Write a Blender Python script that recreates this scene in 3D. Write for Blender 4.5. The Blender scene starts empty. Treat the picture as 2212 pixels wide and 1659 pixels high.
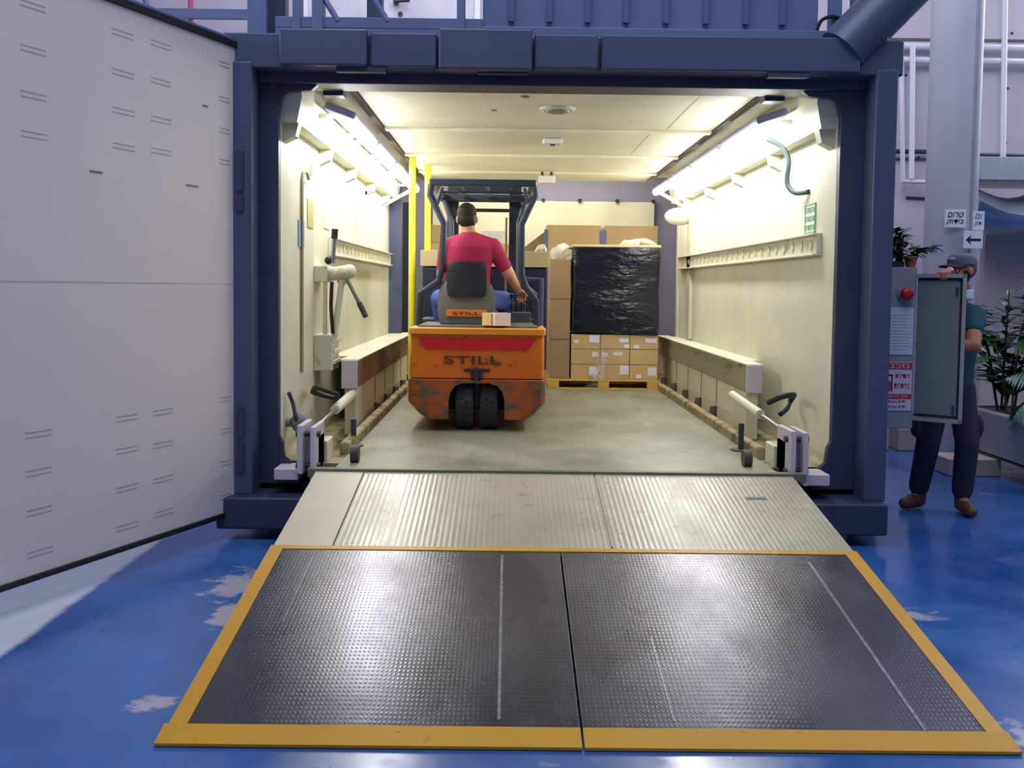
import bpy, bmesh, math, random
from math import sin, cos, pi, radians, sqrt
from mathutils import Vector, Matrix, Euler

random.seed(7)
C = bpy.context.scene
COL = C.collection

# ------------------------------------------------------------------ camera
FPX, PITCH, ROLL, YAW, CH = 2200.0, radians(3.15), 0.012, 0.0043, 1.56
cam_data = bpy.data.cameras.new('camera')
cam = bpy.data.objects.new('camera', cam_data)
COL.objects.link(cam)
fw = Vector((sin(YAW)*cos(PITCH), cos(YAW)*cos(PITCH), -sin(PITCH)))
r0 = Vector((cos(YAW), -sin(YAW), 0)); u0 = r0.cross(fw)
rr = r0*cos(ROLL) + u0*sin(ROLL); uu = -r0*sin(ROLL) + u0*cos(ROLL)
m = Matrix((rr, uu, -fw)).transposed().to_4x4(); m.translation = Vector((0, 0, CH))
cam.matrix_world = m
cam_data.sensor_width = 36.0
cam_data.sensor_fit = 'HORIZONTAL'
cam_data.lens = FPX/2212*36
cam_data.shift_y = -(829.5-741.0)/2212
cam_data.clip_start = 0.05
C.camera = cam

# ------------------------------------------------------------------ world, lights, exposure
C.view_settings.view_transform = 'Standard'
C.view_settings.look = 'None'
C.view_settings.gamma = 1.0
C.view_settings.use_curve_mapping = False
C.view_settings.exposure = 0.0
w = bpy.data.worlds.new('world'); C.world = w; w.use_nodes = True
w.node_tree.nodes['Background'].inputs[0].default_value = (0.66, 0.72, 1.0, 1)
w.node_tree.nodes['Background'].inputs[1].default_value = 0.24

def area(name, loc, target, sx, sy, power, color):
    d = bpy.data.lights.new(name, 'AREA'); d.shape = 'RECTANGLE'; d.size = sx; d.size_y = sy
    d.energy = power; d.color = color
    o = bpy.data.objects.new(name, d); COL.objects.link(o); o.location = loc
    o.rotation_euler = (Vector(target)-Vector(loc)).to_track_quat('-Z', 'Y').to_euler()
    return o
area('hall_skylight', (-0.5, 2.5, 8.5), (0, 4.8, 0), 7, 5, 420, (0.80, 0.86, 1.0))
area('daylight_left', (-8.5, 4.0, 5.0), (0, 5.0, 0.8), 5, 3.5, 230, (0.72, 0.80, 1.0))
area('daylight_right', (8.8, 5.5, 5.2), (3, 4.0, 0.0), 4.5, 2.5, 110, (0.68, 0.78, 1.0))
area('floor_reflection_light', (8.5, 13.1, 4.9), (3.5, 4.0, 0), 2.6, 3.0, 330, (0.78, 0.86, 1.0))  # added area light for the floor reflection; the wall has no window
area('hall_rear_lamps', (1.5, 9.5, 7.5), (3.0, 13.0, 4.0), 10, 2, 420, (0.86, 0.86, 1.0))
area('rear_room_lamps', (0.3, 13.2, 3.35), (0.3, 13.3, 1.0), 3.0, 0.8, 55, (1.0, 0.97, 0.86))

# ------------------------------------------------------------------ materials
def srgb(r, g, b):
    f = lambda c: (c/255/12.92) if c/255 <= 0.04045 else ((c/255+0.055)/1.055)**2.4
    return (f(r), f(g), f(b), 1)

class NT:
    """small node helper"""
    def __init__(s, name):
        s.m = bpy.data.materials.new(name); s.m.use_nodes = True
        s.t = s.m.node_tree; s.b = s.t.nodes['Principled BSDF']
        s.tc = None
    def n(s, kind, **kw):
        x = s.t.nodes.new(kind)
        for k, v in kw.items(): setattr(x, k, v)
        return x
    def l(s, a, b): s.t.links.new(a, b)
    def coord(s, scale=(1, 1, 1)):
        if s.tc is None: s.tc = s.n('ShaderNodeNewGeometry')
        mp = s.n('ShaderNodeMapping'); mp.inputs['Scale'].default_value = scale
        s.l(s.tc.outputs['Position'], mp.inputs[0]); return mp.outputs[0]
    def noise(s, scale, detail=4, stretch=(1, 1, 1), rough=.55):
        x = s.n('ShaderNodeTexNoise'); x.inputs['Scale'].default_value = scale
        x.inputs['Detail'].default_value = detail; x.inputs['Roughness'].default_value = rough
        s.l(s.coord(stretch), x.inputs['Vector']); return x.outputs['Fac']
    def ramp(s, fac, a, b, ca=(0, 0, 0, 1), cb=(1, 1, 1, 1)):
        x = s.n('ShaderNodeValToRGB'); e = x.color_ramp.elements
        e[0].position = a; e[0].color = ca; e[1].position = b; e[1].color = cb
        s.l(fac, x.inputs[0]); return x.outputs[0]
    def mix(s, fac, a, b):
        x = s.n('ShaderNodeMix', data_type='RGBA')
        if isinstance(fac, (int, float)): x.inputs[0].default_value = fac
        else: s.l(fac, x.inputs[0])
        for v, i in ((a, 6), (b, 7)):
            if isinstance(v, tuple): x.inputs[i].default_value = v
            else: s.l(v, x.inputs[i])
        return x.outputs[2]
    def bump(s, h, strength=.3, dist=.01, prev=None):
        x = s.n('ShaderNodeBump'); x.inputs['Strength'].default_value = strength
        x.inputs['Distance'].default_value = dist; s.l(h, x.inputs['Height'])
        if prev is not None: s.l(prev, x.inputs['Normal'])
        s.l(x.outputs[0], s.b.inputs['Normal']); return x.outputs[0]
    def col(s, v):
        if isinstance(v, tuple): s.b.inputs['Base Color'].default_value = v
        else: s.l(v, s.b.inputs['Base Color'])
    def set(s, rough=.5, metal=0, **kw):
        s.b.inputs['Roughness'].default_value = rough; s.b.inputs['Metallic'].default_value = metal
        for k, v in kw.items(): s.b.inputs[k].default_value = v

_M = {}
def mat(name, rgb, rough=.5, metal=0, var=.12, scale=3.0, bump=0, bscale=40, coat=0):
    """plain painted/plastic surface with gentle procedural mottling"""
    if name in _M: return _M[name]
    t = NT(name); c = srgb(*rgb)
    d = tuple(max(0, v*(1-var)) for v in c[:3])+(1,); h = tuple(min(1, v*(1+var*.6)) for v in c[:3])+(1,)
    t.col(t.ramp(t.noise(scale, 5), .3, .7, d, h))
    t.set(rough, metal)
    if coat: t.b.inputs['Coat Weight'].default_value = coat; t.b.inputs['Coat Roughness'].default_value = .15
    if bump: t.bump(t.noise(bscale, 3), bump, .004)
    _M[name] = t.m; return t.m
def emit(name, rgb, strength):
    if name in _M: return _M[name]
    t = NT(name); c = srgb(*rgb); t.col(c); t.b.inputs['Emission Color'].default_value = c
    t.b.inputs['Emission Strength'].default_value = strength; _M[name] = t.m; return t.m
def worn(name, rgb, dirt, amount=.5, rough=.45, scale=5.0, stretch=(1, 1, 1), metal=0):
    """paint with scuffed dirt patches"""
    if name in _M: return _M[name]
    t = NT(name); c = srgb(*rgb); d = srgb(*dirt)
    f1 = t.ramp(t.noise(scale, 8, stretch, .65), amount, amount+.12)
    base = t.ramp(t.noise(2.0, 3), .3, .7, tuple(v*.88 for v in c[:3])+(1,), c)
    f2 = t.ramp(t.noise(scale*7, 6, (.4, 1, 3), .7), .62, .72)
    x = t.mix(f1, base, d); t.col(t.mix(f2, x, d)); t.set(rough, metal)
    t.bump(t.noise(30, 3), .15, .003)
    _M[name] = t.m; return t.m

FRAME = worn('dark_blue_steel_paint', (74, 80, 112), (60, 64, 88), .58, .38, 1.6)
FRAMED = mat('shaded_blue_steel_paint', (54, 58, 84), .45, 0, .15)  # darker copy of the frame paint, shade of the recesses in its colour
UPPER = mat('slate_blue_steel_paint', (98, 110, 152), .4, 0, .12, 1.2)
CREAM = worn('cream_wall_paint', (220, 219, 194), (204, 202, 174), .60, .5, 1.3)
CREAMD = worn('scuffed_cream_paint', (212, 210, 184), (140, 134, 108), .62, .5, 4.0)
DIRTY = worn('grimy_cream_curb', (160, 146, 104), (92, 84, 56), .48, .7, 6.0)
LAV = mat('pale_lavender_grey_paint', (196, 186, 196), .5, 0, .08)
RAILF = worn('scraped_rail_face', (150, 146, 124), (84, 76, 64), .56, .55, 4.0, (1, .5, 3))
RAILR = worn('rusty_rail_face', (134, 108, 88), (74, 62, 54), .5, .6, 5.0, (1, .5, 2))
YELLOW = worn('safety_yellow_paint', (206, 150, 24), (120, 84, 30), .66, .45, 9.0)
POLEY = mat('bright_yellow_pole_paint', (238, 226, 60), .4, 0, .05)
RUBBER = mat('black_rubber', (22, 24, 28), .6, 0, .2)
BLACKP = mat('black_plastic', (34, 36, 46), .5, 0, .15)
STEEL = mat('brushed_steel', (170, 172, 176), .3, .9, .1, 12)
DKSTEEL = mat('dark_grey_steel', (58, 62, 78), .4, 0.2, .15)
GUARDM = mat('charcoal_blue_guard_paint', (50, 60, 78), .4, 0, .12)
ORANGE = worn('orange_truck_paint', (222, 110, 16), (128, 86, 52), .55, .4, 7.0, (1, 1, 1.6))
ORANGED = worn('scraped_orange_truck_paint', (176, 84, 24), (98, 78, 62), .44, .5, 5.0, (1, 1, 2))
RED = mat('red_reflective_band', (214, 30, 34), .35, 0, .05)
GREYSHELL = mat('grey_seat_shell_plastic', (116, 118, 108), .5, 0, .08)
WHITE = mat('white_plastic', (226, 226, 224), .5, 0, .03)
PAPER = mat('white_paper', (214, 216, 232), .7, 0, .04)
CARD = mat('tan_cardboard', (192, 160, 116), .8, 0, .1, 2)
CARDD = mat('brown_cardboard', (150, 122, 94), .8, 0, .12, 2)
CARDP = mat('pale_cardboard', (206, 184, 144), .8, 0, .08, 2)
WOOD = worn('pine_pallet_wood', (206, 162, 84), (140, 100, 48), .6, .7, 6.0, (1, .3, 4))
SKIN = mat('skin', (206, 148, 116), .5, 0, .06)
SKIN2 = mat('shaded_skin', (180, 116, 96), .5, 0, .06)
HAIR = mat('short_dark_hair', (44, 36, 34), .75, 0, .4, 60, .4, 200)
BEARD = mat('dark_beard', (38, 28, 30), .8, 0, .4, 60, .4, 200)
TEE = mat('crimson_cotton', (172, 30, 82), .8, 0, .1, 6, .15, 30)
JEANS = mat('blue_denim', (52, 80, 158), .8, 0, .15, 12, .2, 30)
GREENTEE = mat('dark_green_cotton', (28, 76, 88), .8, 0, .12, 6)
TROUS = mat('dark_navy_trouser_cloth', (44, 44, 66), .8, 0, .15, 8, .2, 25)
BOOT = mat('brown_boot_leather', (96, 64, 50), .5, 0, .15)
HALLW = mat('hall_concrete_paint', (186, 178, 190), .7, 0, .06, .8)
HALLB = mat('beige_partition_paint', (176, 162, 156), .7, 0, .05, .8)
COLM = mat('grey_column_paint', (168, 168, 184), .5, 0, .06, 2)
PIPEW = mat('white_pipe_paint', (212, 212, 224), .4, 0, .04)
JOINT = mat('dark_panel_joint', (92, 86, 92), .8, 0, .05)
CABG = mat('light_grey_cabinet_paint', (150, 152, 164), .45, 0, .05)
CABI = mat('grey_cabinet_door_paint', (120, 128, 128), .4, 0, .06)
PLANTERM = mat('greyish_planter_fibreglass', (150, 150, 158), .55, 0, .06)
SOIL = mat('brown_soil', (84, 58, 46), .9, 0, .3, 20, .6, 40)
LEAF = mat('dark_green_leaf', (42, 84, 44), .4, 0, .3, 6)
LEAFB = mat('bright_green_leaf', (92, 150, 40), .4, 0, .3, 6)
LEAFP = mat('blue_green_palm_leaf', (66, 112, 100), .35, 0, .25, 6)
TERRA = mat('terracotta', (170, 106, 84), .7, 0, .1)
DUCTM = mat('galvanised_duct', (176, 184, 192), .34, .85, .15, 5)
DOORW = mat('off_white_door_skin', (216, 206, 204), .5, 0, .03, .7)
SLOTM = mat('greyish_slot_shadow_gap', (176, 169, 170), .6, 0, .05)
INKR = mat('sign_red_ink', (206, 52, 70), .5, 0, .05)
INKK = mat('sign_black_ink', (24, 26, 50), .6, 0, .05)
INKG = mat('sign_green_ink', (120, 166, 132), .5, 0, .05)
LAMPM = emit('fluorescent_diffuser', (250, 249, 247), 40.0)
SHEETM = mat('cream_curtain_fabric', (226, 220, 186), .8, 0, .04)
BACKW = mat('lavender_rear_wall_paint', (150, 148, 164), .6, 0, .05)
BLUETAPE = mat('blue_strip', (84, 108, 150), .5, 0, .1)

# blue epoxy hall floor, light bare strip on the left
t = NT('blue_epoxy_floor')
n1 = t.noise(.9, 6, (1, .7, 1), .6)
blue = t.ramp(n1, .30, .70, srgb(26, 70, 134), srgb(58, 110, 180))
n2 = t.ramp(t.noise(1.5, 9, (1, 1.6, 1), .62), .66, .74)
worn_c = t.mix(n2, blue, srgb(150, 150, 176))
sep = t.n('ShaderNodeSeparateXYZ'); t.l(t.coord(), sep.inputs[0])
addn = t.n('ShaderNodeMath', operation='MULTIPLY_ADD'); t.l(t.noise(7, 4), addn.inputs[0]); addn.inputs[1].default_value = .05; t.l(sep.outputs[0], addn.inputs[2])
def band(v, a, b):
    x = t.n('ShaderNodeMapRange'); x.inputs[1].default_value = a; x.inputs[2].default_value = b
    t.l(v, x.inputs[0]); return x.outputs[0]
left = band(addn.outputs[0], -2.05, -2.09)
# two worn-through patches beside the ramp
def patch(cx, cy, rx, ry):
    vx = t.n('ShaderNodeVectorMath', operation='SUBTRACT'); t.l(t.tc.outputs['Position'], vx.inputs[0]); vx.inputs[1].default_value = (cx, cy, 0)
    vs = t.n('ShaderNodeVectorMath', operation='DIVIDE'); t.l(vx.outputs[0], vs.inputs[0]); vs.inputs[1].default_value = (rx, ry, 1e3)
    ln = t.n('ShaderNodeVectorMath', operation='LENGTH'); t.l(vs.outputs[0], ln.inputs[0])
    a = t.n('ShaderNodeMath', operation='MULTIPLY_ADD'); t.l(t.noise(5, 8, (1, 1.5, 1), .7), a.inputs[0]); a.inputs[1].default_value = 3.2; t.l(ln.outputs['Value'], a.inputs[2])
    return band(a.outputs[0], 2.35, 2.0)
c = worn_c
for p in ((-1.42, 5.2, .16, .42), (-1.3, 4.75, .10, .3), (-1.30, 3.70, .14, .09), (1.98, 4.85, .17, .12), (1.85, 3.5, .10, .18)):
    c = t.mix(patch(*p), c, srgb(172, 166, 180))
c = t.mix(left, c, srgb(206, 208, 226))
t.col(c); t.set(.2)
t.l(t.ramp(t.noise(3, 5), .3, .75, (.10, .10, .10, 1), (.34, .34, .34, 1)), t.b.inputs['Roughness'])
t.bump(t.noise(2.2, 3), .12, .02)
FLOORM = t.m

# chequer-plate surfaces
def plate(name, c1, c2, rough, ribs, bs, spots, metal=.3):
    t = NT(name)
    base = t.ramp(t.noise(1.8, 7, (1, .8, 1), .65), .3, .72, srgb(*c1), srgb(*c2))
    sp = t.ramp(t.noise(6, 7, (1, 1.3, 0), .62), .60, .76)
    t.col(t.mix(sp, base, srgb(*spots))); t.set(rough, metal)
    t.l(t.ramp(t.noise(2.0, 5, (1.3, .6, 0), .55), .3, .7, (rough-.07,)*3+(1,), (rough+.14,)*3+(1,)), t.b.inputs['Roughness'])
    v = t.n('ShaderNodeTexVoronoi'); v.inputs['Scale'].default_value = 58
    v.inputs['Randomness'].default_value = .0
    t.l(t.coord((1, .6, 0)), v.inputs['Vector'])
    h = t.ramp(v.outputs['Distance'], .05, .34, (1, 1, 1, 1), (0, 0, 0, 1))
    b1 = t.bump(h, bs, .004)
    if ribs:
        wv = t.n('ShaderNodeTexWave'); wv.inputs['Scale'].default_value = ribs; wv.inputs['Distortion'].default_value = .4
        t.l(t.coord((1, .02, .02)), wv.inputs['Vector'])
        b1 = t.bump(wv.outputs['Fac'], .22, .003, b1)
    t.bump(t.noise(3.0, 2), .08, .02, b1)
    return t.m
BLACKPL = plate('dark_chequer_plate', (82, 82, 92), (100, 98, 108), .25, 0, .12, (86, 86, 96), .75)
BEIGEPL = plate('sandy_chequer_plate', (156, 148, 128), (184, 176, 156), .30, 11.0, .08, (122, 116, 102), .0)
BEIGEPL2 = plate('sandy_bare_plate', (184, 174, 150), (198, 188, 164), .38, 0, .05, (176, 166, 144), .0)
DECKM = plate('greenish_deck_plate', (112, 114, 96), (158, 158, 134), .38, 0, .06, (74, 76, 64), .1)

# black stretch film and clear film
t = NT('black_stretch_film')
t.col(t.ramp(t.noise(1.5, 3), .3, .7, srgb(14, 16, 24), srgb(22, 24, 44))); t.set(.16)
t.bump(t.noise(3.4, 5, (.8, .8, 2.4), .55), .8, .04)
FILMK = t.m
t = NT('clear_stretch_film')
t.col(srgb(235, 235, 235)); t.set(.2)
t.l(t.ramp(t.noise(9, 6, (1, 1, .6), .6), .46, .7, (.04,)*3+(1,), (.55,)*3+(1,)), t.b.inputs['Alpha'])
t.bump(t.noise(16, 5), .8, .02)
FILMC = t.m
t = NT('crumpled_white_film')
t.col(srgb(226, 222, 206)); t.set(.35); t.bump(t.noise(24, 6), 1.0, .03)
FILMW = t.m

# ------------------------------------------------------------------ geometry helpers
ORG = {}
def label(o, text=None, cat=None, group=None, kind=None):
    if text: o['label'] = text
    if cat: o['category'] = cat
    if group: o['group'] = group
    if kind: o['kind'] = kind
    return o
def thing(name, text, cat, loc=(0, 0, 0), group=None):
    o = bpy.data.objects.new(name, None); COL.objects.link(o); o.location = loc
    o.empty_display_size = .1; ORG[o.name] = Vector(loc)
    return label(o, text, cat, group)

class G:
    """collects shapes in world coordinates, then becomes ONE mesh object"""
    def __init__(s): s.bm = bmesh.new()
    def hexa(s, p):
        v = [s.bm.verts.new(q) for q in p]
        for f in ((0, 3, 2, 1), (4, 5, 6, 7), (0, 1, 5, 4), (1, 2, 6, 5), (2, 3, 7, 6), (3, 0, 4, 7)):
            s.bm.faces.new([v[i] for i in f])
        return s
    def box(s, x0, x1, y0, y1, z0, z1):
        x0, x1 = min(x0, x1), max(x0, x1); y0, y1 = min(y0, y1), max(y0, y1); z0, z1 = min(z0, z1), max(z0, z1)
        return s.hexa([(x0, y0, z0), (x1, y0, z0), (x1, y1, z0), (x0, y1, z0), (x0, y0, z1), (x1, y0, z1), (x1, y1, z1), (x0, y1, z1)])
    def obox(s, c, size, rot=(0, 0, 0)):
        M = Matrix.Translation(c) @ Euler(rot).to_matrix().to_4x4(); a, b, d = (k/2 for k in size)
        return s.hexa([M @ Vector(q) for q in ((-a, -b, -d), (a, -b, -d), (a, b, -d), (-a, b, -d), (-a, -b, d), (a, -b, d), (a, b, d), (-a, b, d))])
    def prism(s, pts, vec):
        """closed polygon pts swept along vec"""
        vec = Vector(vec); a = [s.bm.verts.new(p) for p in pts]; b = [s.bm.verts.new(Vector(p)+vec) for p in pts]
        n = len(pts)
        s.bm.faces.new(a[::-1]); s.bm.faces.new(b)
        for i in range(n): s.bm.faces.new((a[i], a[(i+1) % n], b[(i+1) % n], b[i]))
        return s
    def rings(s, rings, cap=True):
        R = [[s.bm.verts.new(p) for p in r] for r in rings]; n = len(R[0])
        for i in range(len(R)-1):
            for j in range(n): s.bm.faces.new((R[i][j], R[i][(j+1) % n], R[i+1][(j+1) % n], R[i+1][j]))
        if cap: s.bm.faces.new(R[0][::-1]); s.bm.faces.new(R[-1])
        return s
    def stube(s, pts, r, n=10, r2=None):
        P = [Vector(p) for p in pts]; out = []
        for i in range(len(P)-1):
            a, b, c_, d = P[max(i-1, 0)], P[i], P[i+1], P[min(i+2, len(P)-1)]
            for k in range(6):
                t_ = k/6; out.append(.5*((2*b)+(c_-a)*t_+(2*a-5*b+4*c_-d)*t_*t_+(3*b-a-3*c_+d)*t_**3))
        return s.tube(out+[P[-1]], r, n, r2)
    def tube(s, pts, r, n=10, r2=None):
        pts = [Vector(p) for p in pts]; m_ = len(pts); out = []
        prev = None
        for i, p in enumerate(pts):
            d = (pts[min(i+1, m_-1)]-pts[max(i-1, 0)]).normalized()
            if prev is None:
                a = d.cross(Vector((0, 0, 1)))
                if a.length < .1: a = d.cross(Vector((1, 0, 0)))
            else: a = prev - d*prev.dot(d)
            a.normalize(); prev = a; b = d.cross(a)
            rad = r if r2 is None else r+(r2-r)*i/(m_-1)
            out.append([p+a*rad*cos(2*pi*k/n)+b*rad*sin(2*pi*k/n) for k in range(n)])
        return s.rings(out)
    def cyl(s, p, q, r, r2=None, n=20): return s.tube([p, q], r, n, r if r2 is None else r2)
    def ball(s, c, rad, rot=(0, 0, 0), n=16):
        c = Vector(c); rad = (rad,)*3 if isinstance(rad, (int, float)) else rad
        M = Euler(rot).to_matrix(); v0 = s.bm.verts.new(c+M @ Vector((0, 0, -rad[2]))); v1 = s.bm.verts.new(c+M @ Vector((0, 0, rad[2])))
        R = []
        for i in range(1, n//2):
            th = -pi/2+pi*i/(n//2)
            R.append([s.bm.verts.new(c+M @ Vector((rad[0]*cos(th)*cos(2*pi*k/n), rad[1]*cos(th)*sin(2*pi*k/n), rad[2]*sin(th)))) for k in range(n)])
        for k in range(n):
            k2 = (k+1) % n
            s.bm.faces.new((v0, R[0][k2], R[0][k])); s.bm.faces.new((v1, R[-1][k], R[-1][k2]))
            for i in range(len(R)-1): s.bm.faces.new((R[i][k], R[i][k2], R[i+1][k2], R[i+1][k]))
        return s
    def capsule(s, p, r1, q, r2, n=14):
        s.ball(p, r1, n=n); s.ball(q, r2, n=n); return s.tube([p, q], r1, n, r2)
    def limb(s, chain):
        for (p, a), (q, b) in zip(chain, chain[1:]): s.capsule(p, a, q, b)
        return s
    def lathe(s, prof, c, n=24):
        c = Vector(c)
        return s.rings([[c+Vector((r*cos(2*pi*k/n), r*sin(2*pi*k/n), z)) for k in range(n)] for r, z in prof])
    def leaf(s, base, d, L, W, droop=.3, fold=.25, n=6):
        base = Vector(base); d = Vector(d).normalized(); side = d.cross(Vector((0, 0, 1)))
        if side.length < .05: side = Vector((1, 0, 0))
        side.normalize(); up = side.cross(d); rows = []
        for i in range(n+1):
            f = i/n; wd = W*.5*sin(pi*min(1, f*.93+.05))**.8
            p = base+d*L*f+Vector((0, 0, -droop*L*f*f)); rows.append([s.bm.verts.new(q) for q in (p-side*wd+up*wd*fold, p, p+side*wd+up*wd*fold)])
        for a, b in zip(rows, rows[1:]):
            for k in (0, 1): s.bm.faces.new((a[k], a[k+1], b[k+1], b[k]))
        return s
    def build(s, name, material, parent=None, bevel=0, smooth=True, voxel=0, sm=0, solid=0, seg=2):
        bmesh.ops.recalc_face_normals(s.bm, faces=s.bm.faces)
        if parent is not None: org = ORG[parent.name]
        else:
            xs = [v.co for v in s.bm.verts]
            lo = Vector(min(c[i] for c in xs) for i in range(3)); hi = Vector(max(c[i] for c in xs) for i in range(3))
            org = Vector(((lo.x+hi.x)/2, (lo.y+hi.y)/2, lo.z))
        bmesh.ops.translate(s.bm, verts=s.bm.verts, vec=-org)
        me = bpy.data.meshes.new(name); s.bm.to_mesh(me); s.bm.free()
        me.materials.append(material)
        if smooth:
            for p in me.polygons: p.use_smooth = True
        o = bpy.data.objects.new(name, me); COL.objects.link(o); ORG[o.name] = org.copy()
        if parent is not None: o.parent = parent
        else: o.location = org
        if bevel:
            b = o.modifiers.new('bevel', 'BEVEL'); b.width = bevel; b.segments = seg; b.limit_method = 'ANGLE'; b.angle_limit = radians(40)
            b.harden_normals = True
        if voxel:
            r = o.modifiers.new('remesh', 'REMESH'); r.mode = 'VOXEL'; r.voxel_size = voxel; r.use_smooth_shade = True
            if sm:
                q = o.modifiers.new('smooth', 'SMOOTH'); q.factor = .5; q.iterations = sm
        if solid:
            q = o.modifiers.new('solid', 'SOLIDIFY'); q.thickness = solid
        if smooth and not bevel and not voxel:
            try: me.set_sharp_from_angle(angle=radians(35))
            except Exception: pass
        return o

def text(body, name, material, parent, corner, wvec, hvec, extrude=.0015, shear=0, off=.0008):
    """lettering fitted exactly in the rectangle corner + wvec + hvec"""
    cu = bpy.data.curves.new(name, 'FONT'); cu.body = body; cu.extrude = .02; cu.shear = shear; cu.offset = .006
    o = bpy.data.objects.new(name, cu); COL.objects.link(o)
    bpy.context.view_layer.update()
    dg = bpy.context.evaluated_depsgraph_get(); me = bpy.data.meshes.new_from_object(o.evaluated_get(dg))
    bpy.data.objects.remove(o); wv, hv, c = Vector(wvec), Vector(hvec), Vector(corner)
    nrm = wv.cross(hv).normalized(); org = ORG[parent.name]
    if len(me.vertices) == 0: return None
    x0 = min(v.co.x for v in me.vertices); x1 = max(v.co.x for v in me.vertices)
    y0 = min(v.co.y for v in me.vertices); y1 = max(v.co.y for v in me.vertices)
    for v in me.vertices:
        z = .5*(1+v.co.z/.02)
        v.co = c+wv*((v.co.x-x0)/(x1-x0))+hv*((v.co.y-y0)/(y1-y0))+nrm*(off+z*extrude)-org
    me.materials.clear(); me.materials.append(material)
    o = bpy.data.objects.new(name, me); COL.objects.link(o); o.parent = parent; ORG[o.name] = org.copy()
    return o

def dup(root, delta=(0, 0, 0), text_=None, mirror=None):
    """copy a thing with its parts and their sub-parts"""
    r = root.copy(); COL.objects.link(r); r.location = Vector(root.location)+Vector(delta); ORG[r.name] = ORG[root.name]+Vector(delta)
    if text_: r['label'] = text_
    for ch in list(root.children):
        c_ = ch.copy(); COL.objects.link(c_); c_.parent = r
        for g in list(ch.children):
            d_ = g.copy(); COL.objects.link(d_); d_.parent = c_
    return r
def struct(g, name, material, **kw):
    o = g.build(name, material, **kw); o['kind'] = 'structure'; return o

# ================================================================== THE HALL
struct(G().box(-12, 12, -3, 16, -.2, 0), 'floor', FLOORM)
struct(G().box(2.7, 12, 13.3, 13.5, 0, 9), 'wall_back_right', HALLW)
struct(G().box(-12, -2.2, 13.3, 13.5, 0, 9), 'wall_back_left', HALLW)
struct(G().box(-2.2, 2.7, 13.3, 13.5, 3.75, 9), 'wall_back_middle', HALLW)
struct(G().box(-12.2, -12, -3, 13.5, 0, 9), 'wall_left', HALLW)
struct(G().box(11.8, 12, -3, 13.5, 0, 9), 'wall_right', HALLW)
# panel joints of the concrete wall
struct(G().box(-11.9, 11.7, 13.285, 13.3, 4.79, 4.82), 'trim_1', JOINT)
struct(G().box(2.8, 11.7, 13.285, 13.3, 3.26, 3.29), 'trim_2', JOINT)
struct(G().box(-11.9, -2.5, 13.27, 13.3, 4.62, 4.72), 'trim_3', PIPEW)
# lower beige partition on the right
struct(G().box(5.74, 11.7, 12.3, 12.42, 0, 2.6), 'wall_partition', HALLB)

for px_, pz_ in ((5.05, 3.9), (6.45, 4.9), (6.42, 4.2), (6.42, 3.5), (5.1, 4.35), (5.3, 3.3)):
    label(G().ball((px_, 13.295, pz_), .018).build('bolt_head', DKSTEEL), 'small dark bolt head on the concrete hall wall behind the round column', 'bolt', 'bolt heads on the concrete wall')

# pipes on the wall
Y = 13.2
def pipe(pts, r, txt, mt=PIPEW, name='pipe', group=None):
    return label(G().tube(pts, r, 12).build(name, mt), txt, 'pipe', group)
pipe([(4.0, Y, 4.70), (11.7, Y, 4.66)], .045, 'thick white horizontal pipe, the upper of two behind the round column')
pipe([(4.0, Y-.02, 4.52), (11.7, Y-.02, 4.49)], .045, 'white horizontal pipe just under the upper one behind the round column')
pipe([(4.96, Y-.1, 4.50), (5.03, Y-.1, 2.97), (6.3, Y-.1, 2.95)], .035, 'white pipe dropping down and bending right, nearest the container')
pipe([(5.09, Y-.12, 4.66), (5.13, Y-.12, 3.0)], .035, 'straight white vertical pipe between the bent pipe and the column')
pipe([(6.22, Y-.1, 6.5), (6.30, Y-.1, 3.2)], .035, 'tall white vertical pipe right of the round column above the metal duct')
pipe([(4.6, Y, 3.36), (5.75, Y, 3.36)], .03, 'dark horizontal pipe crossing behind the two vertical white pipes', DKSTEEL)
pipe([(5.15, 13.285, 2.78), (6.0, 13.285, 2.75)], .018, 'thin dark rod on the wall left of the column above the plants', DKSTEEL, 'rod')
pipe([(5.75, Y, 3.33), (11.5, Y, 3.28)], .025, 'thin dark pipe running right above the metal duct', DKSTEEL)
label(G().tube([(-3.44, 11, 6.5), (-3.40, 11, 4.23)], .028, 10).build('pipe', mat('red_pipe_paint', (214, 84, 130), .5)), 'thin red vertical pipe behind the railing left of the container', 'pipe')

# round column with the three signs
col = thing('round_column', 'tall grey round column standing behind the person and the plants', 'column', (4.29, 9.9, 0))
G().cyl((4.275, 9.9, 0), (4.275, 9.9, 8), .238, n=40).build('shaft', COLM, col)
G().tube([(4.37, 9.69, 0), (4.37, 9.69, 8)], .022, 8).build('seam_cover', mat('seam_grey', (146, 140, 158), .6), col)
def wall_sign(name, txt, x0, x1, y, z0, z1, mt=PAPER, cat='sign', yaw=0):
    t_ = thing(name, txt, cat, ((x0+x1)/2, y, z0)); G().box(x0, x1, y-.003, y, z0, z1).build('sheet', mt, t_); return t_
SY = 9.62
s = wall_sign('paper_sign', 'white paper sign with two lines of Hebrew on the left of the round column', 4.10, 4.30, SY, 2.17, 2.34)
text('\u05dd\u05d5\u05e8\u05d8', 'lettering', INKK, s, (4.125, SY-.004, 2.265), (.15, 0, 0), (0, 0, .048), shear=.25)
text('\u05e7\u05d5\u05d3\u05d9\u05d1', 'lettering', INKK, s, (4.115, SY-.004, 2.195), (.16, 0, 0), (0, 0, .048), shear=.25)
s = wall_sign('paper_sign', 'white paper Hebrew sign at the right edge of the round column', 4.39, 4.50, SY+.06, 2.15, 2.33)
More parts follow.
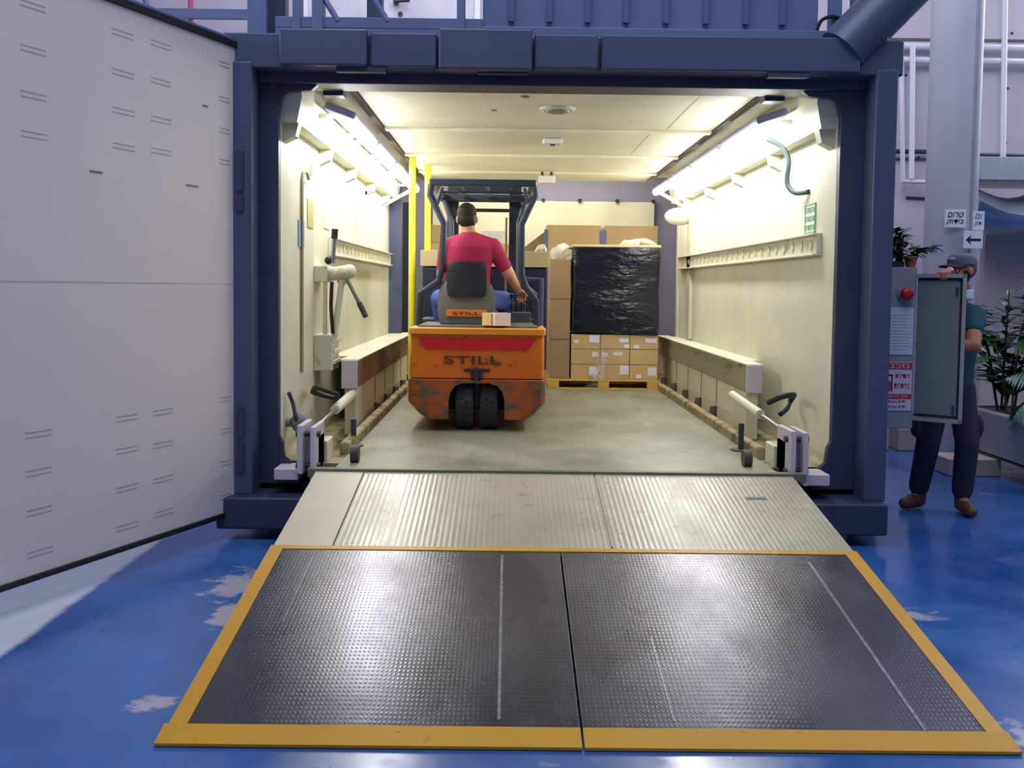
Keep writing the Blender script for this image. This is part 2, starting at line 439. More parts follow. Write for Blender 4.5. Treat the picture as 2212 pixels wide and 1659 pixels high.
text('\u05dd\u05d5', 'lettering', mat('pale_blue_ink', (110, 124, 160), .6), s, (4.41, SY+.055, 2.26), (.07, 0, 0), (0, 0, .045), shear=.25)
text('\u05e7\u05d5\u05d3', 'lettering', mat('pale_blue_ink', (110, 124, 160), .6), s, (4.405, SY+.055, 2.185), (.07, 0, 0), (0, 0, .045), shear=.25)
s = wall_sign('arrow_sign', 'white paper sign with a black arrow pointing left on the column', 4.275, 4.455, SY-.02, 1.975, 2.14)
G().prism([(4.295, SY-.024, 2.055), (4.345, SY-.024, 2.10), (4.335, SY-.024, 2.066), (4.435, SY-.024, 2.066), (4.435, SY-.024, 2.044), (4.335, SY-.024, 2.044), (4.345, SY-.024, 2.01)], (0, -.002, 0)).build('arrow', INKK, s)

# metal duct
d = thing('ventilation_duct', 'shiny galvanised duct elbow on the wall right of the round column', 'duct', (5.9, 11.5, 2.4))
G().box(5.18, 8.0, 11.3, 12.2, 2.80, 3.06).build('straight_section', DUCTM, d, bevel=.01)
G().rings([[(5.2+.16*k+.0, 11.3+.45+.45*cos(a), 2.80-.16*sin(pi*k/6)-.22+.22*sin(a)*1.0) for a in [2*pi*j/16 for j in range(16)]] for k in range(7)]).build('elbow', DUCTM, d)
G().box(6.2, 6.9, 11.4, 11.9, 2.2, 2.8).build('lower_section', DUCTM, d, bevel=.02)

# trough planter and low plinths
pl = thing('planter_trough', 'long raised grey planter trough with soil behind the person', 'planter', (4.75, 7.8, 0.15))
g = G(); g.box(4.15, 4.23, 5.6, 9.3, .15, .54).box(5.4, 5.48, 5.6, 9.3, .15, .54).box(4.15, 5.48, 9.22, 9.3, .15, .54).box(4.15, 5.48, 5.6, 5.68, .15, .54).box(4.15, 5.48, 5.6, 9.3, .15, .2)
g.build('trough_wall', PLANTERM, pl, bevel=.02)
G().box(4.235, 5.395, 5.69, 9.215, .201, .515).build('soil', SOIL, pl)
for k, (x0, x1, y0, y1, h, tx) in enumerate(((3.75, 4.2, 8.55, 8.9, .15, 'low beige plinth block showing in front of the trough, behind the person'),
                                        (3.84, 4.02, 9.9, 10.25, .22, 'far low beige plinth block seen between the legs of the person'),
                                        (4.4, 5.2, 6.0, 6.4, .15, 'low beige plinth block under the near end of the planter trough'))):
    label(G().box(x0, x1, y0, y1, 0, h).build('plinth_block', HALLB, bevel=.01), tx, 'plinth')
label(G().box(3.1, 3.75, 9.9, 10.3, 0, .22).build('plinth_block', HALLB, bevel=.01), 'far low beige plinth block left of the legs of the person', 'plinth')

def shrub(name, txt, base, h, n, L, W, mt, stems=3, spread=.3, droop=.3, cat='plant', up=.35):
    t_ = thing(name, txt, cat, base); b = Vector(base); g = G(); st = G()
    for k in range(stems):
        a = 2*pi*k/stems+random.random(); top = b+Vector((cos(a)*spread*.55, sin(a)*spread*.55, h*(.75+.25*random.random())))
        mid = (b+top)/2+Vector((0, 0, .06)); bb = b+Vector((cos(a)*.03, sin(a)*.03, 0)); st.tube([bb, mid, top], .011, 6, .005)
        for i in range(n//stems):
            f = .25+.75*random.random(); p = bb.lerp(top, f); an = random.uniform(0, 2*pi)
            g.leaf(p, (cos(an), sin(an), up+random.uniform(-.3, .5)), L*random.uniform(.7, 1.15), W*random.uniform(.8, 1.1), droop*random.uniform(.5, 1.4))
    st.build('stem', mat('plant_stem', (84, 84, 50), .7), t_); g.build('foliage', mt, t_); return t_
def palm(name, txt, base, h, fronds, L, mt):
    t_ = thing(name, txt, 'plant', base); b = Vector(base); g = G(); st = G()
    st.tube([b, b+Vector((.01, 0, h))], .02, 8, .012)
    for k in range(fronds):
        a = 2*pi*k/fronds+random.uniform(-.2, .2); e = random.uniform(.5, 1.3); prev = b+Vector((0, 0, h)); N = 9; pts = [prev]
        for i in range(1, N+1):
            el = e-1.9*i/N; prev = prev+Vector((cos(a)*cos(el), sin(a)*cos(el), sin(el)))*(L/N); pts.append(prev)
        st.tube(pts, .006, 5, .002)
        for i in range(2, N+1):
            dd = (pts[i]-pts[i-1]).normalized(); sd = dd.cross(Vector((0, 0, 1))).normalized()
            for sgn in (-1, 1):
                for off in (0, .5):
                    p = pts[i-1].lerp(pts[i], off)
                    g.leaf(p, dd*.6+sd*sgn*.8+Vector((0, 0, -.15)), L*.4*sin(pi*min(1, (i+off)/N*.85+.1)), .026, .5, .1, 4)
    st.build('stem', mat('plant_stem', (84, 84, 50), .7), t_); g.build('foliage', mt, t_); return t_
gp = 'plants growing in the trough'
for a in (('leafy_plant', 'dark fine-leaved plant nearest the person at the far end of the trough', (4.42, 9.05, .5), 1.2, 240, .19, .06, LEAF, 5, .5),
          ('leafy_plant', 'dense dark shrub at the right edge of the picture above the palm', (4.74, 8.6, .5), 1.2, 320, .17, .065, LEAF, 6, .6),
          ('leafy_plant', 'bright green broad-leaved plant in the middle of the trough', (4.60, 8.35, .5), .95, 100, .22, .10, LEAFB, 4, .4),
          ('leafy_plant', 'glossy dark plant with large paddle leaves beside the person', (4.36, 8.75, .5), .7, 24, .38, .15, LEAF, 3, .3),
          ('leafy_plant', 'bushy dark plant at the back edge of the trough', (5.0, 8.95, .5), 1.1, 220, .19, .06, LEAF, 5, .6)):
    shrub(*a[:9], spread=a[9])
palm('palm_plant', 'blue-green feathery palm drooping over the near end of the trough', (4.50, 8.0, .5), .22, 14, .66, LEAFP)

# ================================================================== THE CONTAINER
CX = .31; XL, XR = -1.44, 2.06; YF, YR = 6.35, 12.4; D = .44
con = thing('steel_container', 'big dark-blue steel container with a bright cream interior, raised on the hall floor', 'container', (CX, 9.3, .06))
def part(g, name, mt, bevel=0, **kw): return g.build(name, mt, con, bevel=bevel, **kw)
# front posts
for sx, xa, xb, xi in ((-1, -1.74, -1.56, XL), (1, 2.345, 2.21, XR)):
    part(G().box(xa, xb, 6.22, 6.62, .26, 2.9), 'corner_post', FRAME, .012)
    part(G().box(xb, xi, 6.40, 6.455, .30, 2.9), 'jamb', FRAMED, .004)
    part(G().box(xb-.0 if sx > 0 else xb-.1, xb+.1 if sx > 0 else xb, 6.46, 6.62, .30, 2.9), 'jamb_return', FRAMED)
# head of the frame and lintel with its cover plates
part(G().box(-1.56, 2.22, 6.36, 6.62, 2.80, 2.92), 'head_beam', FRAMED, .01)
part(G().box(-1.74, 2.38, 6.24, 6.62, 2.865, 3.075), 'lintel', FRAME, .012)
for i, (px0, px1, yy, z0, z1) in enumerate(((-1.385, -.86, 6.16, 2.868, 3.085), (-.845, -.445, 6.19, 2.87, 3.075), (-.43, .125, 6.13, 2.85, 3.09), (.14, .52, 6.16, 2.865, 3.07), (.54, 2.10, 6.19, 2.868, 3.08))):
    part(G().box(px0, px1, yy, 6.24, z0, z1), 'cover_plate', FRAME, .014)
for a, b in ((-1.05, -.75), (-.2, .1), (1.55, 1.8)): part(G().box(a, b, 6.2, 6.26, 2.84, 2.87), 'door_keeper', FRAMED, .004)
# corner blanks where the cream lining is rounded off
for sx, x in ((1, XL), (-1, XR)):
    part(G().prism([(x, 6.41, 2.80), (x+sx*.24, 6.41, 2.80), (x+sx*.2, 6.41, 2.765), (x+sx*.06, 6.41, 2.76), (x+sx*.02, 6.41, 2.74), (x, 6.41, 2.64)], (0, .05, 0)), 'corner_gusset', FRAMED)
    part(G().prism([(x, 6.41, .30), (x, 6.41, .60), (x+sx*.02, 6.41, .56), (x+sx*.03, 6.41, .47), (x+sx*.10, 6.41, .40), (x+sx*.12, 6.41, .30)], (0, .05, 0)), 'corner_gusset', FRAMED)
# sill blocks and base
for xa, xb in ((-1.76, -1.0), (1.62, 2.33)):
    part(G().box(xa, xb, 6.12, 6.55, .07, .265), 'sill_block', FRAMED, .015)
part(G().box(-1.0, 1.62, 6.5, 6.7, .10, .38), 'front_cross_member', mat('unlit_navy_steel', (34, 38, 62), .6))  # colour darkened to paint the shaded opening under the deck
for a, b in ((-1.70, -1.44), (2.06, 2.31)): part(G().box(a, b, 6.62, YR, .10, .42), 'base_rail', FRAMED, .01)
# outer skin
part(G().box(-1.74, -1.70, 6.62, YR, .42, 3.05), 'outer_side_wall', FRAME)
part(G().box(2.305, 2.345, 6.62, YR, .42, 3.05), 'outer_side_wall', FRAME)
part(G().box(-1.74, 2.38, 6.62, YR, 3.0, 3.08), 'roof', FRAMED)
# cream lining
part(G().box(-1.5, XL, 6.46, YR, .40, 2.90), 'lining_wall', CREAM)
part(G().box(XR, 2.12, 6.46, YR, .40, 2.90), 'lining_wall', CREAM)
part(G().box(-1.5, 2.12, 6.45, YR, 2.90, 2.94), 'upper_lining', CREAM)
part(G().box(-1.02, 1.64, 6.5, YR-.02, 2.845, 2.885), 'ceiling_panel', CREAM, .008)
for y in (8.35, 9.95, 11.4):
    part(G().box(-1.02, 1.64, y, y+.09, 2.822, 2.846), 'ceiling_rib', mat('pale_cream_rib', (232, 226, 200), .5), .006)
for x, a, b in ((1.26, 6.55, 8.3), (1.16, 8.5, 9.9)): part(G().box(x, x+.004, a, b, 2.8435, 2.8452), 'panel_joint', mat('thin_joint_grey', (150, 146, 120), .7))
for a in (-1.075, 1.65): part(G().box(a, a+.045, 6.5, YR-.02, 2.84, 2.90), 'ceiling_edge_strip', mat('grey_ceiling_edge', (150, 140, 128), .6))
# slanted lining between the wall and ceiling, with end brackets
for sx, x in ((1, XL), (-1, XR)):
    part(G().prism([(x, 6.47, 2.90), (x+sx*.13, 6.47, 2.90), (x+sx*.13, 6.47, 2.73), (x+sx*.10, 6.47, 2.58), (x, 6.47, 2.58)], (0, YR-6.5, 0)), 'cornice_box', CREAM)
    for y in (6.52, 7.75, 9.0, 10.25, 11.5):
        part(G().prism([(x+sx*.0, y, 2.58), (x+sx*.1, y, 2.58), (x+sx*.08, y, 2.50), (x, y, 2.46)], (0, .10, 0)), 'wall_bracket', CREAMD)
# square blue hangers beside the ceiling panel at the mouth
for x in (-1.14, 1.70):
    part(G().box(x-.065, x+.065, 6.62, 6.74, 2.775, 2.90), 'hanger_block', FRAMED, .004)
# vertical ribs on the left lining wall
for y in (9.6, 10.25, 10.9):
    part(G().box(XL, XL+.02, y, y+.06, 1.9, 2.5), 'wall_rib', CREAMD)
part(G().box(XR-.035, XR, 11.4, 11.6, 1.0, 2.5), 'wall_rib', CREAMD)
# mid-height rub rails with round holes
HOLE = mat('pressed_hole_cream', (196, 190, 160), .6)
for sx, x, ya, yb in ((1, XL, 8.15, 12.2), (-1, XR, 6.72, 12.2)):
    r_ = part(G().box(x, x+sx*.035, ya, yb, 1.80, 1.93).box(x, x+sx*.06, ya, yb, 1.925, 1.94).box(x, x+sx*.06, ya, yb, 1.79, 1.805), 'rub_rail', CREAMD, .004)
    k = ya+.12
    while k < yb-.1:
        G().cyl((x+sx*.034, k, 1.865), (x+sx*.042, k, 1.865), .034, n=14).build('pressed_hole', HOLE, r_); k += .22
# deck
part(G().box(-1.05, 1.67, 6.14, YR, .38, D), 'deck_plate', DECKM)
part(G().box(-1.2, 1.82, 6.10, 6.16, .40, .452), 'deck_lip', mat('dull_olive_lip', (116, 116, 98), .5, .2), .004)
part(G().box(XL, -1.05, 6.44, YR, .36, .425).box(1.67, XR, 6.44, YR, .36, .425), 'side_gutter', DIRTY)
for a, b in ((-1.115, -1.045), (1.665, 1.735)):
    part(G().box(a, b, 6.75, YR-.1, .40, .515), 'curb', DIRTY, .02)
# guide rails, their panels and feet
for sx, xi, xw in ((1, -1.12, XL), (-1, 1.79, XR)):
    xo = xi-sx*.12
    g = part(G().box(xi, xo, 7.6, 12.15, .79, .995), 'guide_rail', RAILF if sx < 0 else RAILR, .012)
    G().box(xi+sx*.001, xo, 7.585, 7.6, .785, 1.0).build('end_plate', LAV, g, bevel=.012)
    G().box(xi+sx*.004, xo-sx*.01, 7.6, 12.15, .994, 1.004).build('cap_strip', CREAMD, g)
    part(G().box(xo, xw, 8.3, 12.3, .93, .985), 'side_ledge', CREAMD, .01)
    part(G().box(xi-sx*.022, xi-sx*.03, 8.05, 12.15, .43, .79), 'lower_panel', CREAM)
    part(G().box(xi-sx*.01, xi-sx*.10, 7.62, 8.05, .43, .79), 'rail_pillar', CREAMD, .008)
    for y in (8.75, 9.45, 10.15, 10.85, 11.55):
        part(G().box(xi-sx*.019, xi-sx*.022, y, y+.022, .44, .79), 'panel_slit', mat('shadowy_olive_slit', (112, 108, 78), .6), .004)  # thin dark strip paints the shaded slit between lower panels
        part(G().cyl((xi-sx*.0, y+.02, .43), (xi-sx*.0, y+.02, .55), .045, .03, 12), 'rail_foot', mat('grubby_foot_grey', (84, 78, 66), .7))
    part(G().box(xi-sx*.015, xi-sx*.022, 8.05, 12.15, .56, .575), 'panel_shelf_line', CREAMD)
# rear portal: dark gap and edge posts
part(G().box(XL, -1.29, 12.3, 12.42, D, 2.85), 'rear_jamb', FRAME)
part(G().box(2.04, XR, 12.3, 12.42, D, 2.85), 'rear_jamb', CREAM)
# hinge forks of the ramp, left and right
for sx, x0, x1 in ((-1, -1.28, -1.17), (1, 1.74, 1.85)):
    h = part(G().box(x0, x0+.035, 6.18, 6.5, .40, .70).box(x1-.03, x1, 6.18, 6.5, .36, .69).box(x0, x1, 6.3, 6.5, .40, .62), 'hinge_fork', LAV, .006)
    for z_ in (.44, .64): G().cyl((x0-.02, 6.26, z_), (x1+.02, 6.26, z_), .02, n=14).build('hinge_pin', DKSTEEL, h)
    part(G().box(x0-.15 if sx < 0 else x1, x0 if sx < 0 else x1+.15, 6.22, 6.5, .355, .425), 'hinge_base', LAV, .006)
    part(G().box(x0-.02, x1+.02, 6.5, 6.72, .42, .56), 'hinge_housing', CREAMD, .01)
    xm = (x0+x1)/2-sx*.02
    part(G().cyl((xm, 6.5, .66), (xm-sx*.02, 7.05, .70), .016, n=12), 'piston_rod', STEEL)
    part(G().cyl((xm-sx*.02, 7.0, .70), (xm-sx*.05, 7.75, .755), .034, n=16), 'ram_cylinder', CREAMD)
    part(G().cyl((xm-sx*.14, 7.05, .42), (xm-sx*.14, 7.05, .63), .02, n=10), 'locking_pin', DKSTEEL)
    part(G().cyl((xm-sx*.14, 7.05, .425), (xm-sx*.14, 7.05, .45), .07, n=16), 'pin_flange', mat('grubby_foot_grey', (84, 78, 66)))
    part(G().cyl((xm-sx*.22, 6.42, .49), (xm-sx*.27, 6.42, .49), .055, n=18), 'roller', mat('grimy_roller_grey', (70, 64, 58), .6))
# hinge slots along the left post
for a, b in ((2.12, 2.36), (2.0, 2.09), (.62, .80), (.40, .58)): part(G().box(-1.655, -1.61, 6.205, 6.222, a, b), 'hinge_slot', FRAMED)

# big door, swung open toward the left
HX, HY, MS = -1.655, 6.27, .387
dn = Vector((-MS, -1, 0)).normalized(); dnrm = Vector((dn.y, -dn.x, 0))   # along the door, and its face normal
if dnrm.x < 0: dnrm = -dnrm
def dq(s_, z, o_=0): return Vector((HX, HY, z))+dn*s_+dnrm*o_
def dbox(g, s0, s1, z0, z1, o0, o1):
    return g.hexa([dq(s0, z0, o0), dq(s1, z0, o0), dq(s1, z0, o1), dq(s0, z0, o1), dq(s0, z1, o0), dq(s1, z1, o0), dq(s1, z1, o1), dq(s0, z1, o1)])
DW = 3.55
door = part(dbox(G(), .02, DW-.02, .165, 2.985, -.02, 0), 'door', DOORW, .006); door['label'] = 'huge off-white smooth door standing open at the left'
dbox(G(), 0, DW, .145, 3.01, -.11, -.021).build('door_core', FRAME, door, bevel=.01)
g = G()
for a in ((0, DW, .140, .170, -.03, .012), (0, DW, 2.98, 3.02, -.05, .014), (0, .012, .145, 3.01, -.03, .012)): dbox(g, *a)
g.build('edge_gasket', RUBBER, door, bevel=.004)
dbox(G(), 0, DW, 2.995, 3.05, -.10, -.02).build('top_edge_bar', UPPER, door, bevel=.01)
g = G()
def dpos(px, py):
    a = (px-1106)/FPX; b = -(py-741)/FPX; q = fw+rr*a+uu*b
    k = (HX-MS*HY)/(q.x-MS*q.y); p = q*k
    return sqrt((p.x-HX)**2+(p.y-HY)**2), p.z+CH
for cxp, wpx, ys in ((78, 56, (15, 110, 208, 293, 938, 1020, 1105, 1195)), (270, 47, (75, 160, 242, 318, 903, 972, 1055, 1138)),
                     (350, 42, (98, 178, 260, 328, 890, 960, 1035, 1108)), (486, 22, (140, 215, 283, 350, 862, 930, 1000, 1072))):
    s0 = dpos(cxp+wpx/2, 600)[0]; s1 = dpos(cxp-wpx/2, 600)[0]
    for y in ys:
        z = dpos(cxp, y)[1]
        for dz in (-.012, .012): dbox(G(), s0, s1, z+dz-.0025, z+dz+.0025, -.001, .0018).build('vent_shadow_strip', SLOTM, door)  # raised strips whose darker colour paints the shadows of small vents
z = dpos(250, 610)[1]; dbox(G(), .05, DW-.05, z-.003, z+.003, -.001, .0015).build('seam', mat('faint_seam', (188, 182, 180), .6), door)
g = G()
for cx_, cy_, l_ in ((207, 373, 28), (415, 403, 26), (443, 230, 12)):
    s0, z = dpos(cx_+l_/2, cy_); s1, _ = dpos(cx_-l_/2, cy_); dbox(g, s0, s1, z-.005, z+.004, -.001, .004)
g.build('scratch', mat('grey_scratch', (120, 112, 110), .6), door)

# -------------------------------------------------- upper unit, railing, boom on the roof
up = thing('roof_unit', 'slate-blue ribbed steel unit on top of the container, right half', 'roof unit', (1.0, 7.6, 3.08))
G().box(-.18, 1.93, 6.5, 8.6, 3.085, 4.9).build('casing', UPPER, up, bevel=.01)
for x in (-.02, .22, .46, .70, .95, 1.2, 1.45, 1.68):
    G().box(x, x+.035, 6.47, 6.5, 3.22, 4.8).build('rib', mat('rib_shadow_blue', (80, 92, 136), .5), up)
G().box(-.18, 2.2, 6.40, 6.5, 3.085, 3.17).build('sill_beam', UPPER, up, bevel=.006)
for x in (1.99, 2.13): G().box(x, x+.07, 6.44, 6.52, 3.08, 4.9).build('post', UPPER, up, bevel=.005)
label(G().stube([(1.90, 6.44, 3.13), (1.905, 6.43, 3.19), (1.93, 6.42, 3.24), (1.99, 6.42, 3.26), (2.05, 6.43, 3.25)], .012, 8).build('cable', RUBBER), 'black cable loop at the right end of the roof beside two posts', 'cable')
rl = thing('roof_railing', 'slate-blue steel railing along the left half of the roof of the container', 'railing', (-.9, 6.5, 3.08))
G().box(-1.47, -.18, 6.44, 6.52, 3.075, 3.155).box(-1.47, -.18, 6.44, 6.5, 3.155, 3.225).build('bottom_rail', UPPER, rl, bevel=.005)
for x, w_ in ((-1.64, .12), (-1.36, .05), (-1.24, .07), (-.34, .05)):
    G().box(x, x+w_, 6.425, 6.53, 3.08, 4.6).build('post', UPPER, rl, bevel=.005)
for x in (-1.17, -.86):
    G().tube([(x+.09, 6.45, 3.2), (x-.17, 6.45, 3.62)], .018, 8).build('brace', UPPER, rl)
G().box(-1.56, -1.44, 6.6, 6.7, 3.08, 4.6).box(-.95, -.85, 6.8, 6.9, 3.08, 4.6).build('rear_post', FRAME, rl)
label(G().cyl((2.02, 6.3, 3.02), (2.95, 6.3, 3.98), .155, n=32).build('boom_tube', FRAME), 'fat dark-blue tube slanting up from the right top corner of the container', 'tube')
fr = thing('far_railing', 'blue railing far behind the top edge of the open door', 'railing', (-3.6, 10.9, 4.0))
G().box(-6.5, -2.7, 10.85, 10.9, 4.33, 4.43).build('bottom_rail', UPPER, fr)
for x in (-4.05, -4.3, -4.7): G().box(x, x+.09, 10.85, 10.9, 4.0, 6.2).build('post', UPPER, fr)
G().tube([(-3.78, 10.84, 4.38), (-4.1, 10.84, 5.2)], .03, 6).build('brace', UPPER, fr)
mz = struct(G().box(-8, 2.5, 11.9, 12.1, 3.6, 7.5), 'wall_mezzanine', HALLW)
dr = thing('mezzanine_door', 'pale door with a dark lever handle above the roof of the container', 'door', (-1.2, 11.85, 3.7))
G().box(-2.35, -.40, 11.84, 11.89, 3.7, 6.5).build('leaf', mat('pale_door_paint', (196, 192, 204), .5), dr)
G().box(-2.42, -2.33, 11.82, 11.9, 3.7, 6.5).box(-.42, -.36, 11.82, 11.9, 3.7, 6.5).build('door_frame', mat('white_door_frame', (226, 226, 238), .5), dr)
G().cyl((-1.32, 11.84, 4.79), (-1.32, 11.79, 4.79), .03).cyl((-1.32, 11.79, 4.79), (-1.16, 11.79, 4.80), .016).build('handle', BLACKP, dr)
G().cyl((-1.27, 11.84, 4.66), (-1.27, 11.825, 4.66), .026).build('lock', BLACKP, dr)

# ================================================================== RAMP
RT, RB = (6.10, .435), (3.38, .022)
def rz(y): return RB[1]+(RT[1]-RB[1])*(y-RB[0])/(RT[0]-RB[0])
RXc, RW = .29, 1.44
def slab(g, x0, x1, y0, y1, up_=0., th=.03, x0b=None, x1b=None):
    """plank lying on the slope; x0b/x1b: x at y1"""
    x0b = x0 if x0b is None else x0b; x1b = x1 if x1b is None else x1b
    a, b = rz(y0)+up_, rz(y1)+up_
    return g.hexa([(x0, y0, a-th), (x1, y0, a-th), (x1b, y1, b-th), (x0b, y1, b-th), (x0, y0, a), (x1, y0, a), (x1b, y1, b), (x0b, y1, b)])
YM = 4.98
ramp = thing('loading_ramp', 'wide sloping steel ramp from the floor up to the container deck, yellow-edged dark lower half', 'ramp', (RXc, 4.7, 0))
slab(G(), -1.15, -.86, YM+.012, RT[0], 0, .035).build('upper_plate', BEIGEPL2, ramp, bevel=.003)
slab(G(), -.855, .53, YM+.012, RT[0], 0, .035).build('upper_plate', BEIGEPL, ramp, bevel=.003)
slab(G(), .536, 1.735, YM+.012, RT[0], 0, .035).build('upper_plate', BEIGEPL, ramp, bevel=.003)
slab(G(), -1.15, .268, RB[0]+.06, YM, 0, .02).build('lower_plate', BLACKPL, ramp, bevel=.002)
slab(G(), .276, 1.735, RB[0]+.06, YM, 0, .02).build('lower_plate', BLACKPL, ramp, bevel=.002)
WELD = mat('bright_weld_bead', (150, 150, 156), .35, .6, .4, 40)
for x, y0, y1, wd in ((-.015, 3.5, 4.9, .011), (.60, 3.5, 4.1, .005), (1.47, 3.46, 4.86, .013), (-.93, 4.2, 4.86, .004), (.533, YM+.04, 6.05, .006)):
    slab(G(), x-wd/2, x+wd/2, y0, y1, .0025, .004).build('weld_seam', WELD, ramp)
slab(G(), -1.16, -1.095, RB[0]+.07, YM+.01, .003, .026).build('yellow_side_strip', YELLOW, ramp)
slab(G(), 1.68, 1.745, RB[0]+.07, YM+.01, .003, .026).build('yellow_side_strip', YELLOW, ramp)
slab(G(), -1.15, 1.735, YM-.032, YM+.01, .0035, .026).build('yellow_cross_strip', YELLOW, ramp)
for a, b in ((-1.175, .268), (.276, 1.755)):
    g = G(); y0, y1 = RB[0]-.03, RB[0]+.075
    g.hexa([(a, y0, .002), (b, y0, .002), (b, y1, .006), (a, y1, .006), (a, y0, .014), (b, y0, .014), (b, y1, rz(y1)+.004), (a, y1, rz(y1)+.004)])
    g.build('yellow_front_lip', YELLOW, ramp, bevel=.002)
g = G()
for x in (-1.13, -.6, .1, .5, 1.2, 1.715):
    g.hexa([(x-.012, 3.75, .01), (x+.012, 3.75, .01), (x+.012, 6.06, .30), (x-.012, 6.06, .30), (x-.012, 3.75, rz(3.75)-.03), (x+.012, 3.75, rz(3.75)-.03), (x+.012, 6.06, rz(6.06)-.035), (x-.012, 6.06, rz(6.06)-.035)])
g.build('under_beam', DKSTEEL, ramp)
G().cyl((-1.14, 6.08, .40), (1.725, 6.08, .40), .022, n=12).build('hinge_tube', DKSTEEL, ramp)
slab(G(), 1.36, 1.48, 5.70, 5.74, .002, .01).build('lifting_slot', DKSTEEL, ramp)

# ================================================================== CONTAINER INTERIOR THINGS
gl = 'fluorescent lights along the upper walls of the container'
names = ['first from the mouth', 'second from the mouth', 'third from the mouth', 'deepest inside']
def light_fixture(x, sx, y, txt):
    t_ = thing('fluorescent_light', txt, 'light', (x, y+.57, 2.60), gl)
    tilt = .35*sx
    g = G().obox((x-sx*.05, y+.57, 2.735), (.22, 1.16, .05), (0, tilt, 0)); g.build('housing', mat('lamp_housing_blue_grey', (150, 152, 190), .5), t_, bevel=.01)
    g = G().obox((x, y+.57, 2.685), (.11, 1.13, .07), (0, tilt, 0)); g.build('diffuser', LAMPM, t_, bevel=.025)
    for q in (.1, 1.0): G().box(x-sx*.24, x-sx*.10, y+q, y+q+.03, 2.70, 2.73).build('bracket', CREAMD, t_)
    return t_
for side, x, sx in (('left', -1.10, 1), ('right', 1.72, -1)):
    for k in range(4):
        light_fixture(x, sx, 6.95+1.28*k, 'glowing white fluorescent batten high on the %s wall, %s' % (side, names[k]))
dl = thing('dome_light', 'round unlit dome light on the container ceiling nearest the mouth', 'light', (.34, 7.4, 2.845))
G().lathe([(.13, 0), (.13, -.015), (.10, -.022), (.10, 0)], (.34, 7.4, 2.845)).build('ring', WHITE, dl)
G().lathe([(.098, 0), (.08, -.03), (.03, -.042), (.001, -.043)], (.34, 7.4, 2.845)).build('dome', mat('grey_dome', (150, 146, 124), .3), dl)
sd = thing('smoke_detector', 'small white rectangular detector box in the middle of the container ceiling', 'detector', (.37, 8.9, 2.80))
G().box(.285, .455, 8.85, 9.0, 2.80, 2.845).build('body', WHITE, sd, bevel=.015); G().box(.35, .39, 8.9, 8.95, 2.79, 2.80).build('lens', DKSTEEL, sd)
cmr = thing('ceiling_junction_box', 'small white box with two dark pegs hanging from the far ceiling rib', 'junction box', (.40, 11.3, 2.74))
G().box(.32, .50, 11.2, 11.4, 2.70, 2.78).build('body', WHITE, cmr, bevel=.01)
for x in (.36, .46): G().cyl((x, 11.3, 2.78), (x, 11.3, 2.83), .014).build('peg', BLACKP, cmr)
for (x, y, r_, tx) in ((.10, 6.95, .03, 'small dark cap on the ceiling near the mouth'), (-.12, 7.5, .022, 'tiny dark spot cap on the ceiling left of the dome light')):
    part(G().cyl((x, y, 2.840), (x, y, 2.847), r_), 'ceiling_cap', mat('dull_cap', (120, 112, 92), .7))
# yellow poles
label(G().cyl((-.955, 10.1, .44), (-.955, 10.1, 2.845), .034).build('yellow_pole', POLEY), 'bright yellow vertical pole left of the forklift, the nearer of two', 'pole')
label(G().cyl((-.865, 10.9, .44), (-.865, 10.9, 2.845), .034).build('yellow_pole', POLEY), 'bright yellow vertical pole behind the nearer one, partly hidden by the load', 'pole')
# bulb lamp by the poles and arm brackets
bl = thing('bulkhead_lamp', 'cream lamp shade on a bracket on the right wall under the deepest light', 'lamp', (1.95, 11.6, 2.3))
G().ball((1.93, 11.6, 2.38), (.17, .12, .10)).build('lamp_shade', CREAM, bl); G().box(1.97, 2.06, 11.57, 11.63, 2.3, 2.42).build('bracket', CREAMD, bl)
for sx, x, xw, tx in ((-1, 1.74, 2.06, 'slanted cream strut holding the deepest light on the right wall'), (1, -1.12, -1.44, 'slanted cream strut holding the deepest light on the left wall')):
    label(G().tube([(x, 11.9, 2.68), (xw-.0, 11.9, 2.5)], .022, 8).build('strut', CREAMD), tx, 'strut')
# hose on right wall
label(G().stube([(1.84, 7.35, 2.64), (1.93, 7.3, 2.58), (1.97, 7.25, 2.48), (1.96, 7.24, 2.36), (1.965, 7.22, 2.29), (2.0, 7.15, 2.24), (2.05, 7.02, 2.235)], .018, 10).build('hose', mat('grey_green_hose', (70, 92, 88), .5)), 'dark flexible hose curving down the right wall below the first light', 'hose')
# sign and red tag on right wall
sg = thing('wall_sign', 'small green-bordered sign on the right container wall', 'sign', (2.06, 6.98, 1.94))
G().box(2.054, 2.06, 6.86, 7.10, 1.95, 2.15).build('sheet', mat('pale_green_sheet', (214, 230, 206), .6), sg)
for z0, z1 in ((1.95, 1.958), (2.142, 2.15)): G().box(2.051, 2.055, 6.86, 7.10, z0, z1).build('border', INKG, sg)
for y0, y1 in ((6.86, 6.87), (7.09, 7.10)): G().box(2.051, 2.055, y0, y1, 1.95, 2.15).build('border', INKG, sg)
for z_ in (2.09, 2.03, 1.97):
    for wd in ((7.08, -.085), (6.98, -.10)):
        text('\u05d8\u05e8\u05d5', 'lettering', INKG, sg, (2.053, wd[0], z_), (0, wd[1], 0), (0, 0, .038))
label(G().box(2.045, 2.06, 7.08, 7.12, 1.88, 1.945).build('red_tag', mat('faded_red_tag', (222, 110, 96), .6)), 'small faded red tag above the rail under the green sign', 'tag')
label(G().box(2.054, 2.06, 10.9, 11.1, 1.98, 2.16).build('paper_note', PAPER), 'small pale note deep on the right wall above the rail', 'note')
